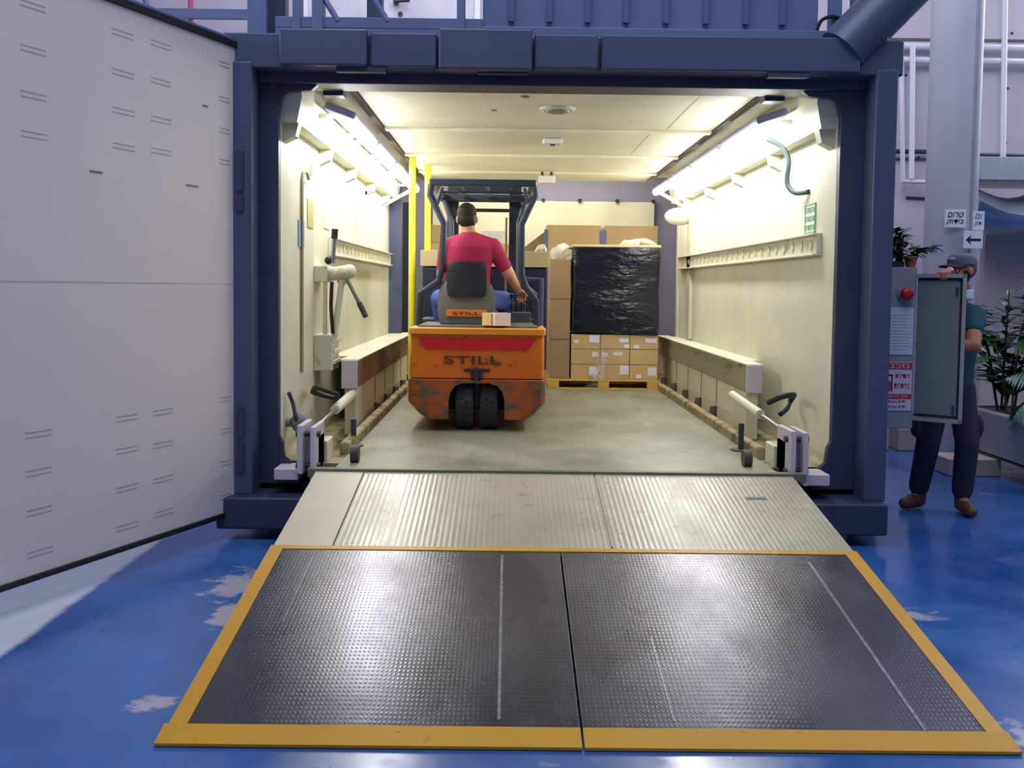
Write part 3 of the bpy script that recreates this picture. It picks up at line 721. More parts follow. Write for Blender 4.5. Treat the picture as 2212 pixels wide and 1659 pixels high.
# cables
label(G().stube([(2.0, 7.15, .78), (1.98, 7.0, .83), (1.93, 6.85, .855), (1.83, 6.78, .845), (1.77, 6.85, .80)], .02, 8).stube([(2.0, 7.15, .78), (1.95, 7.05, .74), (1.88, 6.95, .71)], .018, 8).build('cable', RUBBER), 'thick black cable loop sticking out low on the right wall', 'cable')
label(G().stube([(-1.40, 7.3, .79), (-1.34, 7.1, .84), (-1.24, 7.0, .83), (-1.18, 7.05, .80), (-1.2, 7.1, .77), (-1.3, 7.1, .79), (-1.38, 7.2, .80)], .017, 8).build('cable', RUBBER), 'black cable loop lying low on the left wall behind the hinge', 'cable')
label(G().stube([(XL+.02, 6.6, .86), (XL+.05, 6.6, .78), (XL+.07, 6.58, .70), (XL+.09, 6.6, .64)], .014, 8).build('lever', DKSTEEL), 'dark bent lever on the left wall at the lower corner of the mouth', 'lever')
label(G().ball((-1.35, 6.62, .66), (.06, .05, .07)).cyl((-1.41, 6.62, .66), (-1.44, 6.62, .66), .03).build('rotary_knob', mat('dull_mauve_metal', (130, 122, 128), .5)), 'dull grey rotary knob beside the bent lever, lower left', 'knob')
label(G().tube([(XL+.012, 7.07, .95), (XL+.012, 7.07, 2.28), (XL+.012, 7.1, 2.33), (XL+.03, 7.14, 2.34), (XL+.03, 7.2, 2.30), (XL+.03, 7.28, 2.32), (XL+.03, 7.34, 2.42)], .011, 8).build('conduit', mat('tan_conduit', (156, 142, 112), .6)), 'thin conduit running up the left wall to a small cable loop', 'conduit')
# hand pump on the left wall
hp = thing('hand_pump', 'cream hand pump with grips mounted on the left container wall', 'pump', (-1.38, 7.7, .9))
G().box(XL, -1.34, 7.55, 7.85, 1.58, 1.70).cyl((-1.37, 7.62, 1.63), (-1.20, 7.62, 1.66), .05).ball((-1.19, 7.63, 1.66), .055).ball((-1.25, 7.7, 1.60), .045).build('pump_body', CREAMD, hp, bevel=.008)
G().cyl((-1.30, 7.55, 1.72), (-1.28, 7.52, 1.94), .017).build('upright_tube', STEEL, hp)
G().cyl((-1.283, 7.525, 1.90), (-1.277, 7.515, 1.97), .024).build('black_knob', BLACKP, hp)
G().ball((-1.33, 7.55, 1.74), .03).build('black_knob', BLACKP, hp)
G().cyl((-1.20, 7.6, 1.60), (-1.06, 7.5, 1.36), .014).build('lever', mat('olive_lever', (92, 96, 78), .5), hp)
G().cyl((-1.10, 7.53, 1.43), (-1.045, 7.49, 1.33), .02).build('grip', BLACKP, hp)
G().cyl((-1.36, 7.58, 1.60), (-1.36, 7.58, 1.0), .016).cyl((-1.24, 7.62, 1.6), (-1.30, 7.6, 1.15), .024).build('riser_pipe', CREAMD, hp)
G().tube([(-1.31, 7.58, 1.58), (-1.315, 7.57, 1.4), (-1.30, 7.57, 1.2)], .014, 8).build('black_hose', RUBBER, hp)
G().box(XL, -1.30, 7.55, 7.85, .92, 1.19).build('lower_bracket', CREAMD, hp, bevel=.01)
for z_ in (.97, 1.05, 1.13): G().box(-1.30, -1.285, 7.56, 7.84, z_, z_+.03).build('clamp_band', CREAM, hp, bevel=.004)
label(G().box(XL, XL+.006, 6.98, 7.18, 1.82, 2.0).build('wall_sticker', mat('blue_sticker', (120, 158, 186), .5)), 'small blue sticker on the left wall beside the conduit', 'sticker')
label(G().box(XL, XL+.006, 7.30, 7.52, 1.97, 2.17).build('wall_sticker', mat('olive_sticker', (178, 172, 118), .5)), 'narrow olive plate on the left wall above the hand pump', 'sticker')
label(G().box(XL, XL+.006, 7.95, 8.25, 2.0, 2.35).build('wall_note', mat('washed_out_note', (214, 218, 200), .6)), 'washed-out pale green notice on the left wall left of the rail', 'note')

# ================================================================== REAR ROOM
struct(G().box(-2.1, 2.6, YR+.03, 14.45, .24, .44), 'floor_rear_room', mat('rear_floor_grey', (120, 118, 100), .5))
struct(G().box(-2.1, 2.6, 14.3, 14.4, .44, 3.6), 'wall_rear_room', BACKW)
struct(G().box(-2.2, -2.1, YR+.03, 14.4, .44, 3.6), 'wall_rear_left', BACKW)
struct(G().box(2.6, 2.7, YR+.03, 14.4, .44, 3.6), 'wall_rear_right', BACKW)
struct(G().box(-2.2, 2.7, YR+.03, 14.4, 3.6, 3.7), 'ceiling_rear_room', HALLW)
struct(G().box(-1.62, -1.33, 14.27, 14.3, .44, 2.72), 'door_opening_1', mat('dark_opening_slate', (52, 60, 72), .5))  # slab painted dark as an unlit doorway, no opening cut
g = G(); n = 60; xs = [-1.06+3.07*i/n for i in range(n+1)]
g.rings([[(x, 14.2+.018*sin(x*9)+dy, z_) for dy, z_ in ((0, .5), (0, 2.755), (.012, 2.755), (.012, .5))] for x in xs])
sh = thing('hanging_curtain', 'cream fabric sheet hung on hooks across the lavender rear wall', 'curtain', (.4, 14.2, .5))
g.build('sheet', SHEETM, sh)
for x in (-.6, -.1, .47, .98, 1.5, 2.0): G().box(x-.02, x+.02, 14.17, 14.3, 2.74, 2.79).build('hook', BLACKP, sh)

# ------------------------------------------------------------------ boxes and pallets
def carton(x0, x1, y0, y1, z0, z1, txt, mt=CARD, tape=True, group=None, lab=(), side=None, name='cardboard_box', tapem=None):
    t_ = thing(name, txt, 'box', ((x0+x1)/2, (y0+y1)/2, z0), group)
    G().box(x0, x1, y0, y1, z0, z1).build('carton', mt, t_, bevel=.006)
    if tape: G().box((x0+x1)/2-.025, (x0+x1)/2+.025, y0-.002, y1+.002, z1-.05, z1+.0015).build('tape_strip', tapem or mat('parcel_tape', (170, 140, 96), .35), t_)
    for (lx, lz, lw, lh) in lab:
        G().box(lx, lx+lw, y0-.003, y0-.0005, lz, lz+lh).build('white_label', PAPER, t_)
    return t_
# two tall tan boxes at the back
for x0, x1, tx, tx2 in ((.47, 1.15, 'left', 'tall tan cardboard box behind the black-wrapped load, left of the pair'), (1.20, 1.86, 'right', 'tall tan cardboard box behind the black-wrapped load, right of the pair')):
    carton(x0, x1, 12.75, 13.35, 1.44, 2.34, tx2, CARD, False)
    carton(x0, x1, 12.75, 13.35, .44, 1.435, 'lower cardboard box carrying the %s tall tan box' % tx, CARD, False)
for x, tx in ((.455, 'narrow blue edge strip at the left of the two tall tan boxes'), (1.175, 'narrow blue strip in the gap between the two tall tan boxes')):
    label(G().box(x-(.012 if x < 1 else .04), x+(.03 if x < 1 else .04), 12.738, 12.75, 1.9, 2.28).build('edge_protector', BLUETAPE), tx, 'strip')
# stack seen through the mast
carton(-1.0, .1, 12.85, 13.4, 1.8, 2.10, 'wide cardboard box seen through the forklift mast, top of its stack', CARD)
carton(-1.0, .1, 12.85, 13.4, .44, 1.795, 'large cardboard box under the wide box behind the mast', CARDD, False)
carton(-.98, -.72, 12.9, 13.35, 2.105, 2.33, 'small tan box on the stack left of the mast', CARD, False)
carton(-.35, -.05, 12.9, 13.3, 2.105, 2.27, 'white box with a blue corner on the stack behind the driver', WHITE, False)
label(G().prism([(.12, 12.9, 2.0), (.46, 12.9, 2.0), (.46, 12.9, 2.27)], (0, .35, 0)).box(.12, .46, 12.9, 13.3, .44, 2.0).build('cardboard_flap', CARDD), 'leaning brown cardboard piece left of the tall tan boxes', 'cardboard')

# pallet with two loads
PY = 11.15
pal = thing('wooden_pallet', 'pine pallet under the stacked cartons right of the forklift', 'pallet', (1.05, PY+.5, .44))
for x in (.45, 1.0, 1.54): G().box(x, x+.12, PY, PY+1.0, .462, .535).build('stringer', WOOD, pal, bevel=.003)
for i in range(6): G().box(.45, 1.66, PY+.178*i, PY+.178*i+.11, .535, .555).build('deck_board', WOOD, pal, bevel=.002)
for i in range(3): G().box(.45, 1.66, PY+.44*i, PY+.44*i+.11, .44, .462).build('bottom_board', WOOD, pal, bevel=.002)
zb = .556
for i, (z0, z1, tx) in enumerate(((zb, .985, 'bottom'), (.988, 1.43, 'middle'), (1.433, 1.87, 'top'))):
    carton(.465, .685, PY+.06, PY+.9, z0, z1, 'narrow brown carton, %s one of the column left of the black-wrapped load' % tx, CARDD, False, 'narrow brown cartons on the pallet')
rows = ((zb, .715), (.718, .885), (.888, 1.05))
rn = ('bottom', 'middle', 'top'); cn = ('left', 'middle', 'right')
cols = (((.70, 1.02), (1.023, 1.345), (1.348, 1.66)))
labs = {(0, 0): [(.90, .60, .095, .09)], (0, 1): [(1.24, .61, .10, .10)], (0, 2): [(1.42, .572, .06, .04), (1.55, .60, .095, .09)],
        (1, 0): [(.93, .80, .07, .055)], (1, 1): [(1.04, .80, .07, .05), (1.17, .82, .10, .035)], (1, 2): [],
        (2, 0): [(.73, .95, .055, .04), (.90, .96, .11, .08)], (2, 1): [(1.23, .965, .10, .045), (1.28, .905, .06, .04)], (2, 2): [(1.39, .90, .06, .04), (1.52, .965, .12, .045)]}
for ri, (z0, z1) in enumerate(rows):
    for ci, (x0, x1) in enumerate(cols):
        carton(x0, x1, PY+.05, PY+.55, z0, z1, 'brown carton with white labels below the black wrap, %s row, %s' % (rn[ri], cn[ci]), CARD, False, 'labelled cartons under the black wrap', labs[(ri, ci)])
# black wrapped block
g = G(); n = 28; R = []
def blk(t_):   # rounded rectangle outline
    x0, x1, y0, y1, r = .705, 1.665, PY+.03, PY+.85, .05
    pts = []
    for cx_, cy_, a0 in ((x1-r, y0+r, -pi/2), (x1-r, y1-r, 0), (x0+r, y1-r, pi/2), (x0+r, y0+r, pi)):
        for k in range(5): pts.append((cx_+r*cos(a0+k*pi/8), cy_+r*sin(a0+k*pi/8)))
    return pts
for i in range(13):
    f = i/12; z_ = 1.045+(2.0-1.045)*f; bul = .012*sin(f*9)+.006*sin(f*23)
    ring = []
    for j, (x, y) in enumerate(blk(0)):
        k = 1+bul*(1 if j % 2 else .6); lift = (.03*(1.0-(x-.7)/.96) if i == 0 else 0) + (.03*((x-.7)/.96) if i == 12 else 0)
        ring.append((1.185+(x-1.185)*k, PY+.44+(y-PY-.44)*k, z_+(lift if i else lift)))
    R.append(ring)
g.rings(R); o = g.build('wrapped_load', FILMK); label(o, 'tall block wrapped in shiny black stretch film on the pallet', 'wrapped load')
def crumple(name, txt, c, rad, n_=5, seed=1, cat='plastic film'):
    rnd = random.Random(seed); g = G()
    for k in range(n_):
        p = (c[0]+rnd.uniform(-1, 1)*rad[0]*.7, c[1]+rnd.uniform(-1, 1)*rad[1]*.6, c[2]+rnd.uniform(.1, .6)*rad[2])
        g.ball(p, (rad[0]*rnd.uniform(.3, .6), rad[1]*rnd.uniform(.3, .6), rad[2]*rnd.uniform(.4, .7)), (rnd.uniform(-.5, .5), rnd.uniform(-.5, .5), rnd.uniform(0, 3)), 12)
    for v in g.bm.verts:
        v.co += Vector((rnd.uniform(-1, 1), rnd.uniform(-1, 1), rnd.uniform(-1, 1)))*.010
    return label(g.build(name, FILMW, smooth=False), txt, cat)
label(G().box(.70, 1.67, PY+.02, PY+.86, 2.005, 2.035).build('cardboard_sheet', CARDP, bevel=.01), 'pale cardboard sheet lying on top of the black-wrapped load', 'cardboard')
crumple('plastic_film', 'crumpled whitish film heap at the left shoulder of the black-wrapped load', (.62, PY+.3, 1.87), (.16, .2, .17), 6, 3)
crumple('plastic_film', 'crumpled whitish film on top right of the black-wrapped load', (1.45, PY+.25, 2.03), (.2, .2, .07), 6, 5)
crumple('plastic_film', 'small white crumpled paper on the carried carton right of the mast', (.32, 9.95, 1.905), (.07, .1, .07), 4, 8, 'paper')
# clear film tail hanging down the cartons
g = G()
for (xa, xb, za, zb_, w0, w1) in ((1.08, .98, .80, .46, .10, .16), (1.12, 1.06, .83, .47, .05, .09)):
    pass
g = G(); N = 14; pts = []
for i in range(N+1):
    f = i/N; z_ = .92-.46*f; wd = .20-.30*f*(1-f)+.02*sin(i*2.1); cx_ = 1.14-.10*f
    pts.append([(cx_-wd+.5*wd*2*k/6, PY+.038-.012*((k*7+i*3) % 3), z_) for k in range(7)])
vv = [[g.bm.verts.new(p) for p in r_] for r_ in pts]
for a, b in zip(vv, vv[1:]):
    for k in range(6): g.bm.faces.new((a[k], a[k+1], b[k+1], b[k]))
label(g.build('clear_film', FILMC, solid=.003), 'torn clear stretch film hanging down the labelled cartons', 'plastic film')

# load carried by the forklift
LY = 9.75
ld = thing('carried_load', 'dark wrapped crate on a pallet carried on the forks of the forklift', 'load', (-.22, LY+.5, .62))
G().box(-.82, .375, LY, LY+.9, .76, 1.745).build('wrapped_crate', mat('dark_navy_film', (36, 42, 66), .35, 0, .3, 5, .5, 12), ld, bevel=.02)
G().box(-.82, .375, LY, LY+.9, .64, .76).build('pallet_base', WOOD, ld)
carton(-.84, .39, LY-.02, LY+.9, 1.748, 1.90, 'flat wide cardboard tray on top of the dark carried crate', CARDP, False)

# ================================================================== FORKLIFT
FX = -.235
fk = thing('forklift', 'orange three-wheel electric forklift seen from behind inside the container', 'forklift', (FX, 8.6, .44))
def fp(g, name, mt, bevel=0, **kw): return g.build(name, mt, fk, bevel=bevel, **kw)
# counterweight: front view outline with wheel arch, swept forward, rounded in plan
def outline(hw, zt, zbt, ch, arch=None):
    L = [(-hw, zt), (-hw, zbt+ch), (-hw+ch*.7, zbt+ch*.25), (-hw+ch*1.2, zbt)]
    if arch:
        aw, az = arch
        L += [(-aw, zbt), (-aw, az-.14)] + [(-aw+.13*(1-cos(a)), az-.14+.14*sin(a)) for a in (pi/6, pi/3, pi/2)]
        L += [(aw-.13*(1-cos(a)), az-.14+.14*sin(a)) for a in (pi/2, pi/3, pi/6)] + [(aw, az-.14), (aw, zbt)]
    L += [(hw-ch*1.2, zbt), (hw-ch*.7, zbt+ch*.25), (hw, zbt+ch), (hw, zt)]
    return L
def sweep(g, L, ys):
    """ys: list of (y, x-scale)"""
    return g.rings([[(FX+x*s_, y, z) for x, z in L] for y, s_ in ys])
sweep(G(), outline(.535, .845, .535, .13, (.245, .815)), ((7.80, .86), (7.815, .94), (7.87, .99), (8.0, 1.0), (8.55, 1.0))).build('counterweight', ORANGED, fk, bevel=.008)
L = [(-.522, 1.215), (-.526, .848), (.526, .848), (.522, 1.215)]
fp(sweep(G(), L, ((7.825, .90), (7.84, .965), (7.89, .995), (8.0, 1), (8.55, 1))), 'rear_hood', ORANGE, .01)
fp(sweep(G(), [(-.53, 1.238), (-.53, 1.19), (.53, 1.19), (.53, 1.238)], ((7.80, .93), (7.815, .98), (7.86, 1.0), (8.0, 1.005), (8.55, 1.0))), 'hood_lip', mat('bright_orange_lip', (240, 150, 40), .35), .006)
fp(G().prism([(FX-.455, 7.818, 1.165), (FX+.455, 7.818, 1.165), (FX+.395, 7.818, 1.075), (FX-.395, 7.818, 1.075)], (0, .03, 0)), 'red_band', RED)
text('STILL', 'lettering', mat('dark_brown_lettering', (92, 56, 36), .5), fk, (FX-.255, 7.824, .965), (.44, 0, 0), (0, 0, .062), extrude=.006)
hb = fp(G().box(FX-.045, FX+.045, 7.79, 7.84, .852, .925).box(FX-.10, FX+.10, 7.815, 7.84, .905, .93), 'tow_hitch', mat('dark_rust_hitch', (62, 40, 40), .6), .004)
G().cyl((FX, 7.785, .835), (FX, 7.785, .94), .014).build('tow_pin', DKSTEEL, hb)
# twin rear wheels
for x in (FX-.095, FX+.095):
    wz, wy, r_ = .64, 8.02, .20
    wh = fp(G().rings([[(x+dx, wy+rad*cos(a), wz+rad*sin(a)) for a in [2*pi*j/36 for j in range(36)]] for dx, rad in ((-.068, .10), (-.068, .185), (-.055, .2), (.055, .2), (.068, .185), (.068, .10))]), 'rear_wheel', mat('grey_dusty_tyre', (56, 56, 58), .8, 0, .3, 14))
    g = G()
    for j in range(24):
        a = 2*pi*j/24
        for s_ in (-1, 1): g.obox((x+s_*.034, wy+.2*cos(a+s_*.06), wz+.2*sin(a+s_*.06)), (.05, .012, .018), (a+s_*.06, 0, s_*.25))
    g.build('tread', mat('tread_rubber', (46, 46, 50), .8), wh)
    G().cyl((x-.07, wy, wz), (x+.07, wy, wz), .095, n=24).build('hub', DKSTEEL, wh)
fp(G().box(FX-.23, FX+.23, 8.28, 8.5, .56, .82).box(FX-.02, FX+.02, 7.95, 8.3, .62, .83), 'steer_axle', BLACKP)
# chassis, battery hood, fenders, floor
fp(G().box(FX-.5, FX+.5, 8.55, 9.05, .55, .98), 'battery_compartment', ORANGE, .015)
fp(G().box(FX-.47, FX+.47, 8.0, 8.75, 1.215, 1.255), 'battery_cover', mat('grey_cover_plate', (96, 104, 104), .5), .01)
fp(G().box(FX-.40, FX+.40, 9.0, 9.35, .60, .90), 'floor_plate', DKSTEEL, .01)
fp(G().box(FX-.53, FX-.36, 9.0, 9.38, .85, 1.28).box(FX+.36, FX+.53, 9.0, 9.38, .85, 1.28), 'front_fender', DKSTEEL, .02)
for sx in (-1, 1):
    x = FX+sx*.44
    w_ = fp(G().cyl((x-.07, 9.22, .67), (x+.07, 9.22, .67), .23, n=36), 'front_wheel', RUBBER, .015)
    G().cyl((x-.075, 9.22, .67), (x+.075, 9.22, .67), .12, n=24).build('hub', ORANGE, w_)
fp(G().box(FX-.40, FX+.40, 9.28, 9.36, .9, 1.42), 'dash_panel', BLACKP, .02)
# seat
st = fp(G().obox((FX-.08, 8.56, 1.31), (.46, .44, .12)), 'seat', BLACKP, .04)
SX = -.335
g = G(); rings = []
for z_, hw, yc, th in ((1.235, .17, 8.28, .07), (1.26, .215, 8.26, .10), (1.34, .232, 8.25, .11), (1.44, .232, 8.24, .10), (1.52, .222, 8.235, .09), (1.575, .20, 8.23, .08), (1.60, .17, 8.235, .06)):
    rings.append([(SX+hw*max(-1, min(1, 1.25*cos(a))), yc+th*.6*sin(a)*(1.0), z_) for a in [2*pi*j/24 for j in range(24)]])
bs = g.rings(rings).build('seat_shell', GREYSHELL, fk, bevel=0)
g = G(); rings = []
for z_, hw in ((1.475, .135), (1.49, .152), (1.55, .16), (1.70, .158), (1.74, .15), (1.76, .125)):
    rings.append([(SX+.002+hw*max(-1, min(1, 1.2*cos(a))), 8.20+.055*sin(a), z_) for a in [2*pi*j/24 for j in range(24)]])
fp(g.rings(rings), 'backrest_cushion', BLACKP)
stk = fp(G().box(SX-.16, SX+.165, 8.176, 8.20, 1.318, 1.372), 'seat_sticker', mat('orange_sticker', (232, 128, 50), .5), .004)
text('STILL', 'lettering', mat('dark_brown_lettering', (92, 56, 36)), stk, (SX-.11, 8.175, 1.332), (.22, 0, 0), (0, 0, .025), extrude=.002)
# overhead guard
GU = GUARDM
zt = 2.385
gd = G()
gd.box(-.64, .215, 8.17, 8.23, 2.36, 2.415)
gd.box(-.64, -.58, 8.2, 9.5, 2.365, 2.41).box(.155, .215, 8.2, 9.5, 2.365, 2.41).box(-.64, .215, 9.44, 9.5, 2.34, 2.41)
fp(gd, 'roof_frame', GU, .012)
for x in (-.42, -.20, .0): fp(G().box(x, x+.03, 8.2, 9.46, 2.37, 2.40), 'roof_slat', GU, .004)
for y in (8.75,): fp(G().box(-.6, .18, y, y+.05, 2.355, 2.37), 'roof_slat', GU, .004)
fp(G().tube([(-.625, 8.2, 2.37), (-.635, 8.2, 2.29), (-.52, 8.2, 2.06), (-.535, 8.2, 1.70), (-.56, 8.2, 1.60), (-.71, 8.25, 1.50), (-.725, 8.3, 1.22)], .028, 10), 'guard_leg', GU)
fp(G().tube([(.20, 8.2, 2.37), (.205, 8.2, 2.29), (.10, 8.2, 2.06), (.105, 8.2, 1.66), (.14, 8.2, 1.56), (.225, 8.25, 1.45), (.235, 8.3, 1.22)], .028, 10), 'guard_leg', GU)
fp(G().tube([(-.54, 8.2, 2.35), (-.585, 8.2, 2.19)], .016, 8), 'guard_brace', GU)
fp(G().tube([(.12, 8.2, 2.35), (.165, 8.2, 2.19)], .016, 8), 'guard_brace', GU)
for x, xx in ((-.60, -.53), (.15, .09)):
    fp(G().tube([(x, 9.45, 2.36), (xx, 9.42, 2.15), (xx, 9.38, 1.3)], .024, 10), 'front_guard_leg', GU)
# lower right frame loop
fp(G().tube([(.12, 8.75, 1.63), (.285, 8.75, 1.63), (.285, 8.75, 1.20)], .02, 8), 'side_frame', mat('dull_blue_frame', (70, 78, 116), .5))
fp(G().tube([(.12, 8.76, 1.60), (.235, 8.76, 1.50), (.245, 8.76, 1.2)], .018, 8), 'side_frame', mat('dull_blue_frame', (70, 78, 116)))
# mast
ms = G()
for x0, x1 in ((-.575, -.47), (.0, .115)): ms.box(x0, x1, 9.50, 9.60, .52, 2.49)
ms.box(-.575, .115, 9.52, 9.58, 2.43, 2.49).box(-.575, .115, 9.52, 9.58, 2.255, 2.285).box(-.575, .115, 9.52, 9.58, .55, .65)
fp(ms, 'mast', mat('near_black_mast_paint', (36, 42, 52), .4), .006)
fp(G().cyl((-.025, 9.48, .6), (-.025, 9.48, 2.2), .010, n=12), 'lift_chain', mat('olive_chain', (120, 112, 60), .4))
fp(G().box(-.6, .14, 9.62, 9.68, .62, .72).box(-.6, .14, 9.62, 9.68, 1.0, 1.1).box(-.6, -.54, 9.62, 9.68, .62, 1.3).box(.08, .14, 9.62, 9.68, .62, 1.3), 'fork_carriage', DKSTEEL)
for x in (-.52, -.05): fp(G().box(x, x+.1, 9.66, 9.70, .58, 1.1).box(x, x+.1, 9.66, 10.7, .58, .62), 'fork', DKSTEEL)
# controls
fp(G().cyl((-.33, 9.22, 1.35), (-.33, 9.05, 1.52), .02).rings([[(-.33+(.17+.014*cos(b))*cos(a), 9.03+(.17+.014*cos(b))*sin(a)*.75+.014*sin(b)*.6, 1.53+.014*sin(b)-.6*(.17)*sin(a)*.0) for b in [2*pi*j/8 for j in range(8)]] for a in [2*pi*i/32 for i in range(33)]], cap=False), 'steering_wheel', BLACKP)
fp(G().box(.02, .20, 8.85, 9.1, 1.22, 1.34), 'lever_console', mat('console_grey', (86, 96, 96), .5), .01)
for x in (.03, .075, .12, .165):
    lv = fp(G().tube([(x, 8.98, 1.33), (x, 8.95, 1.48)], .007, 8), 'control_lever', BLACKP); G().ball((x, 8.95, 1.49), .016).build('lever_knob', BLACKP if x < .16 else mat('cream_knob', (190, 180, 120), .4), lv)
# papers / white box on the hood
wb = thing('white_box', 'small open white box standing on the rear hood of the forklift', 'box', (-.075, 7.98, 1.256))
G().obox((-.06, 7.97, 1.307), (.135, .10, .10), (0, 0, .45)).build('box_body', WHITE, wb, bevel=.002)
G().obox((-.151, 7.975, 1.307), (.05, .09, .098), (0, 0, .9)).build('cream_side', mat('cream_card', (232, 214, 150), .6), wb)

# ================================================================== PEOPLE
def hand(g, wrist, direction, palm_n, length=.19, curl=.8, thumb_side=1, spread=.15):
    """palm with four curled fingers and a thumb; returns nothing, adds closed shapes to g"""
    w_ = Vector(wrist); d_ = Vector(direction).normalized(); n_ = Vector(palm_n); n_ = (n_-d_*n_.dot(d_)).normalized(); s_ = d_.cross(n_).normalized()
    pc = w_+d_*length*.28
    for k in (-1.5, -.5, .5, 1.5):
        base = w_+d_*length*.10+s_*k*.012; kn = w_+d_*length*.50+s_*k*.0205
        g.capsule(base, .014, kn, .0115)
    lens = (.78, .95, 1.0, .88) if thumb_side > 0 else (.88, 1.0, .95, .78)
    for k, L_ in zip((-1.5, -.5, .5, 1.5), lens):
        p = w_+d_*length*.50+s_*k*.0215; a = curl*.45; seg = length*.5*L_/3
        for j, (ra, rb) in enumerate(((.0105, .0095), (.0095, .0088), (.0088, .0078))):
            dd = (d_*cos(a)+n_*sin(a)+s_*k*spread*.25*(1-j*.4)).normalized(); q = p+dd*seg*(1.25-.15*j); g.capsule(p, ra, q, rb, 10); p = q; a += curl*.75
    p = w_+d_*length*.16+s_*thumb_side*.026
    d1 = (d_*.75+s_*thumb_side*.6+n_*.3).normalized(); q = p+d1*length*.22; g.capsule(p, .0135, q, .011, 10)
    d2 = (d_*.8+n_*.7+s_*thumb_side*.1).normalized(); g.capsule(q, .011, q+d2*length*.2, .009, 10)
def head(g, c, face, up=(0, 0, 1), s_=1.0):
    """head centred at c looking along face"""
    f = Vector(face).normalized(); u_ = Vector(up); u_ = (u_-f*u_.dot(f)).normalized(); r_ = f.cross(u_).normalized(); c = Vector(c)
    R = Matrix((r_, f, u_)).transposed(); eul = R.to_euler()
    P_ = lambda x, y, z: c+R @ Vector((x*s_, y*s_, z*s_))
    g.ball(P_(0, -.012, .03), (.076*s_, .094*s_, .088*s_), eul, 24)
    g.ball(P_(0, .02, -.035), (.062*s_, .072*s_, .078*s_), eul, 20)
    g.ball(P_(0, .055, -.085), (.034*s_, .032*s_, .026*s_), eul, 14)       # chin
    g.ball(P_(0, .088, .018), (.05*s_, .016*s_, .012*s_), eul, 12)          # brow
    g.capsule(P_(0, .090, .008), .009*s_, P_(0, .112, -.028), .0135*s_, 10)  # nose
    for k in (-1, 1):
        g.ball(P_(k*.012, .098, -.030), .009*s_, eul, 10)
        g.ball(P_(k*.036, .066, -.018), (.022*s_, .02*s_, .018*s_), eul, 12) # cheeks
        g.ball(P_(k*.082, -.004, -.008), (.012*s_, .020*s_, .032*s_), eul, 12)  # ears
    g.ball(P_(0, .082, -.052), (.024*s_, .012*s_, .006*s_), eul, 10)       # lips
    g.ball(P_(0, .080, -.061), (.020*s_, .011*s_, .006*s_), eul, 10)
    return P_, eul
def eyes(P_, eul, parent, s_=1.0):
    for k in (-1, 1):
        e = G().ball(P_(k*.031, .079, 0), .0115*s_, eul, 14).build('eye', WHITE, parent)
        G().ball(P_(k*.031, .0875, 0), .0055*s_, eul, 10).build('iris', BLACKP, e)

# ---- driver
HIPZ = 1.43
drv = thing('person', 'person in a crimson T-shirt and blue jeans driving the forklift, seen from behind', 'person', (-.32, 8.5, 1.37))
g = G()
hc = (-.352, 8.58, 2.125)
P_, eul = head(g, hc, (.10, 1, -.06))
g.capsule((-.345, 8.56, 2.05), .058, (-.335, 8.54, 1.97), .066)
def torso(g, secs, n_=24):
    return g.rings([[(x+a*cos(t_), y+b*sin(t_), z) for t_ in [2*pi*k/n_ for k in range(n_)]] for x, y, z, a, b in secs])
torso(g, ((-.325, 8.56, 1.36, .12, .09), (-.325, 8.55, 1.40, .165, .115), (-.325, 8.54, 1.50, .16, .105), (-.325, 8.52, 1.64, .15, .10), (-.325, 8.52, 1.80, .17, .105), (-.32, 8.52, 1.90, .185, .10), (-.32, 8.53, 1.95, .15, .085), (-.325, 8.53, 1.985, .07, .06)))
SHR, ELR, WRR = (-.135, 8.54, 1.895), (.005, 8.58, 1.665), (.085, 8.82, 1.535)
SHL, ELL, WRL = (-.515, 8.54, 1.89), (-.56, 8.66, 1.66), (-.40, 8.93, 1.56)
g.limb(((SHR, .062), (ELR, .052), (WRR, .032)))
g.limb(((SHL, .062), (ELL, .052), (WRL, .032)))
hand(g, WRR, (.25, 1, -.25), (0, -.2, -1), curl=.9, thumb_side=-1)
hand(g, WRL, (.5, 1, -.1), (0, -.1, -1), curl=1.1, thumb_side=1)
KNL, ANL = (-.60, 9.0, 1.45), (-.56, 9.08, 1.02)
KNR, ANR = (-.04, 9.0, 1.44), (-.09, 9.12, 1.02)
for hx, K, A in ((-.42, KNL, ANL), (-.22, KNR, ANR)):
    g.limb((((hx, 8.56, 1.43), .085), (K, .056), (A, .04))); g.capsule(A, .04, (A[0], A[1]+.14, A[2]-.05), .035)
body = g.build('body', SKIN, drv, voxel=.0065, sm=4)
eyes(P_, eul, drv)
# hair
g = G(); g.ball(P_(0, -.020, .046), (.0825, .096, .088), eul, 24); g.ball(P_(0, -.045, -.005), (.074, .066, .075), eul, 20)
g.build('hair', HAIR, drv, voxel=.007, sm=2)
g = G()
for k in (-1, 1): g.ball(P_(k*.066, -.035, -.01), (.014, .045, .05), eul, 14)
g.build('grey_side_hair', mat('greying_hair', (112, 104, 100), .8, 0, .3, 60), drv)
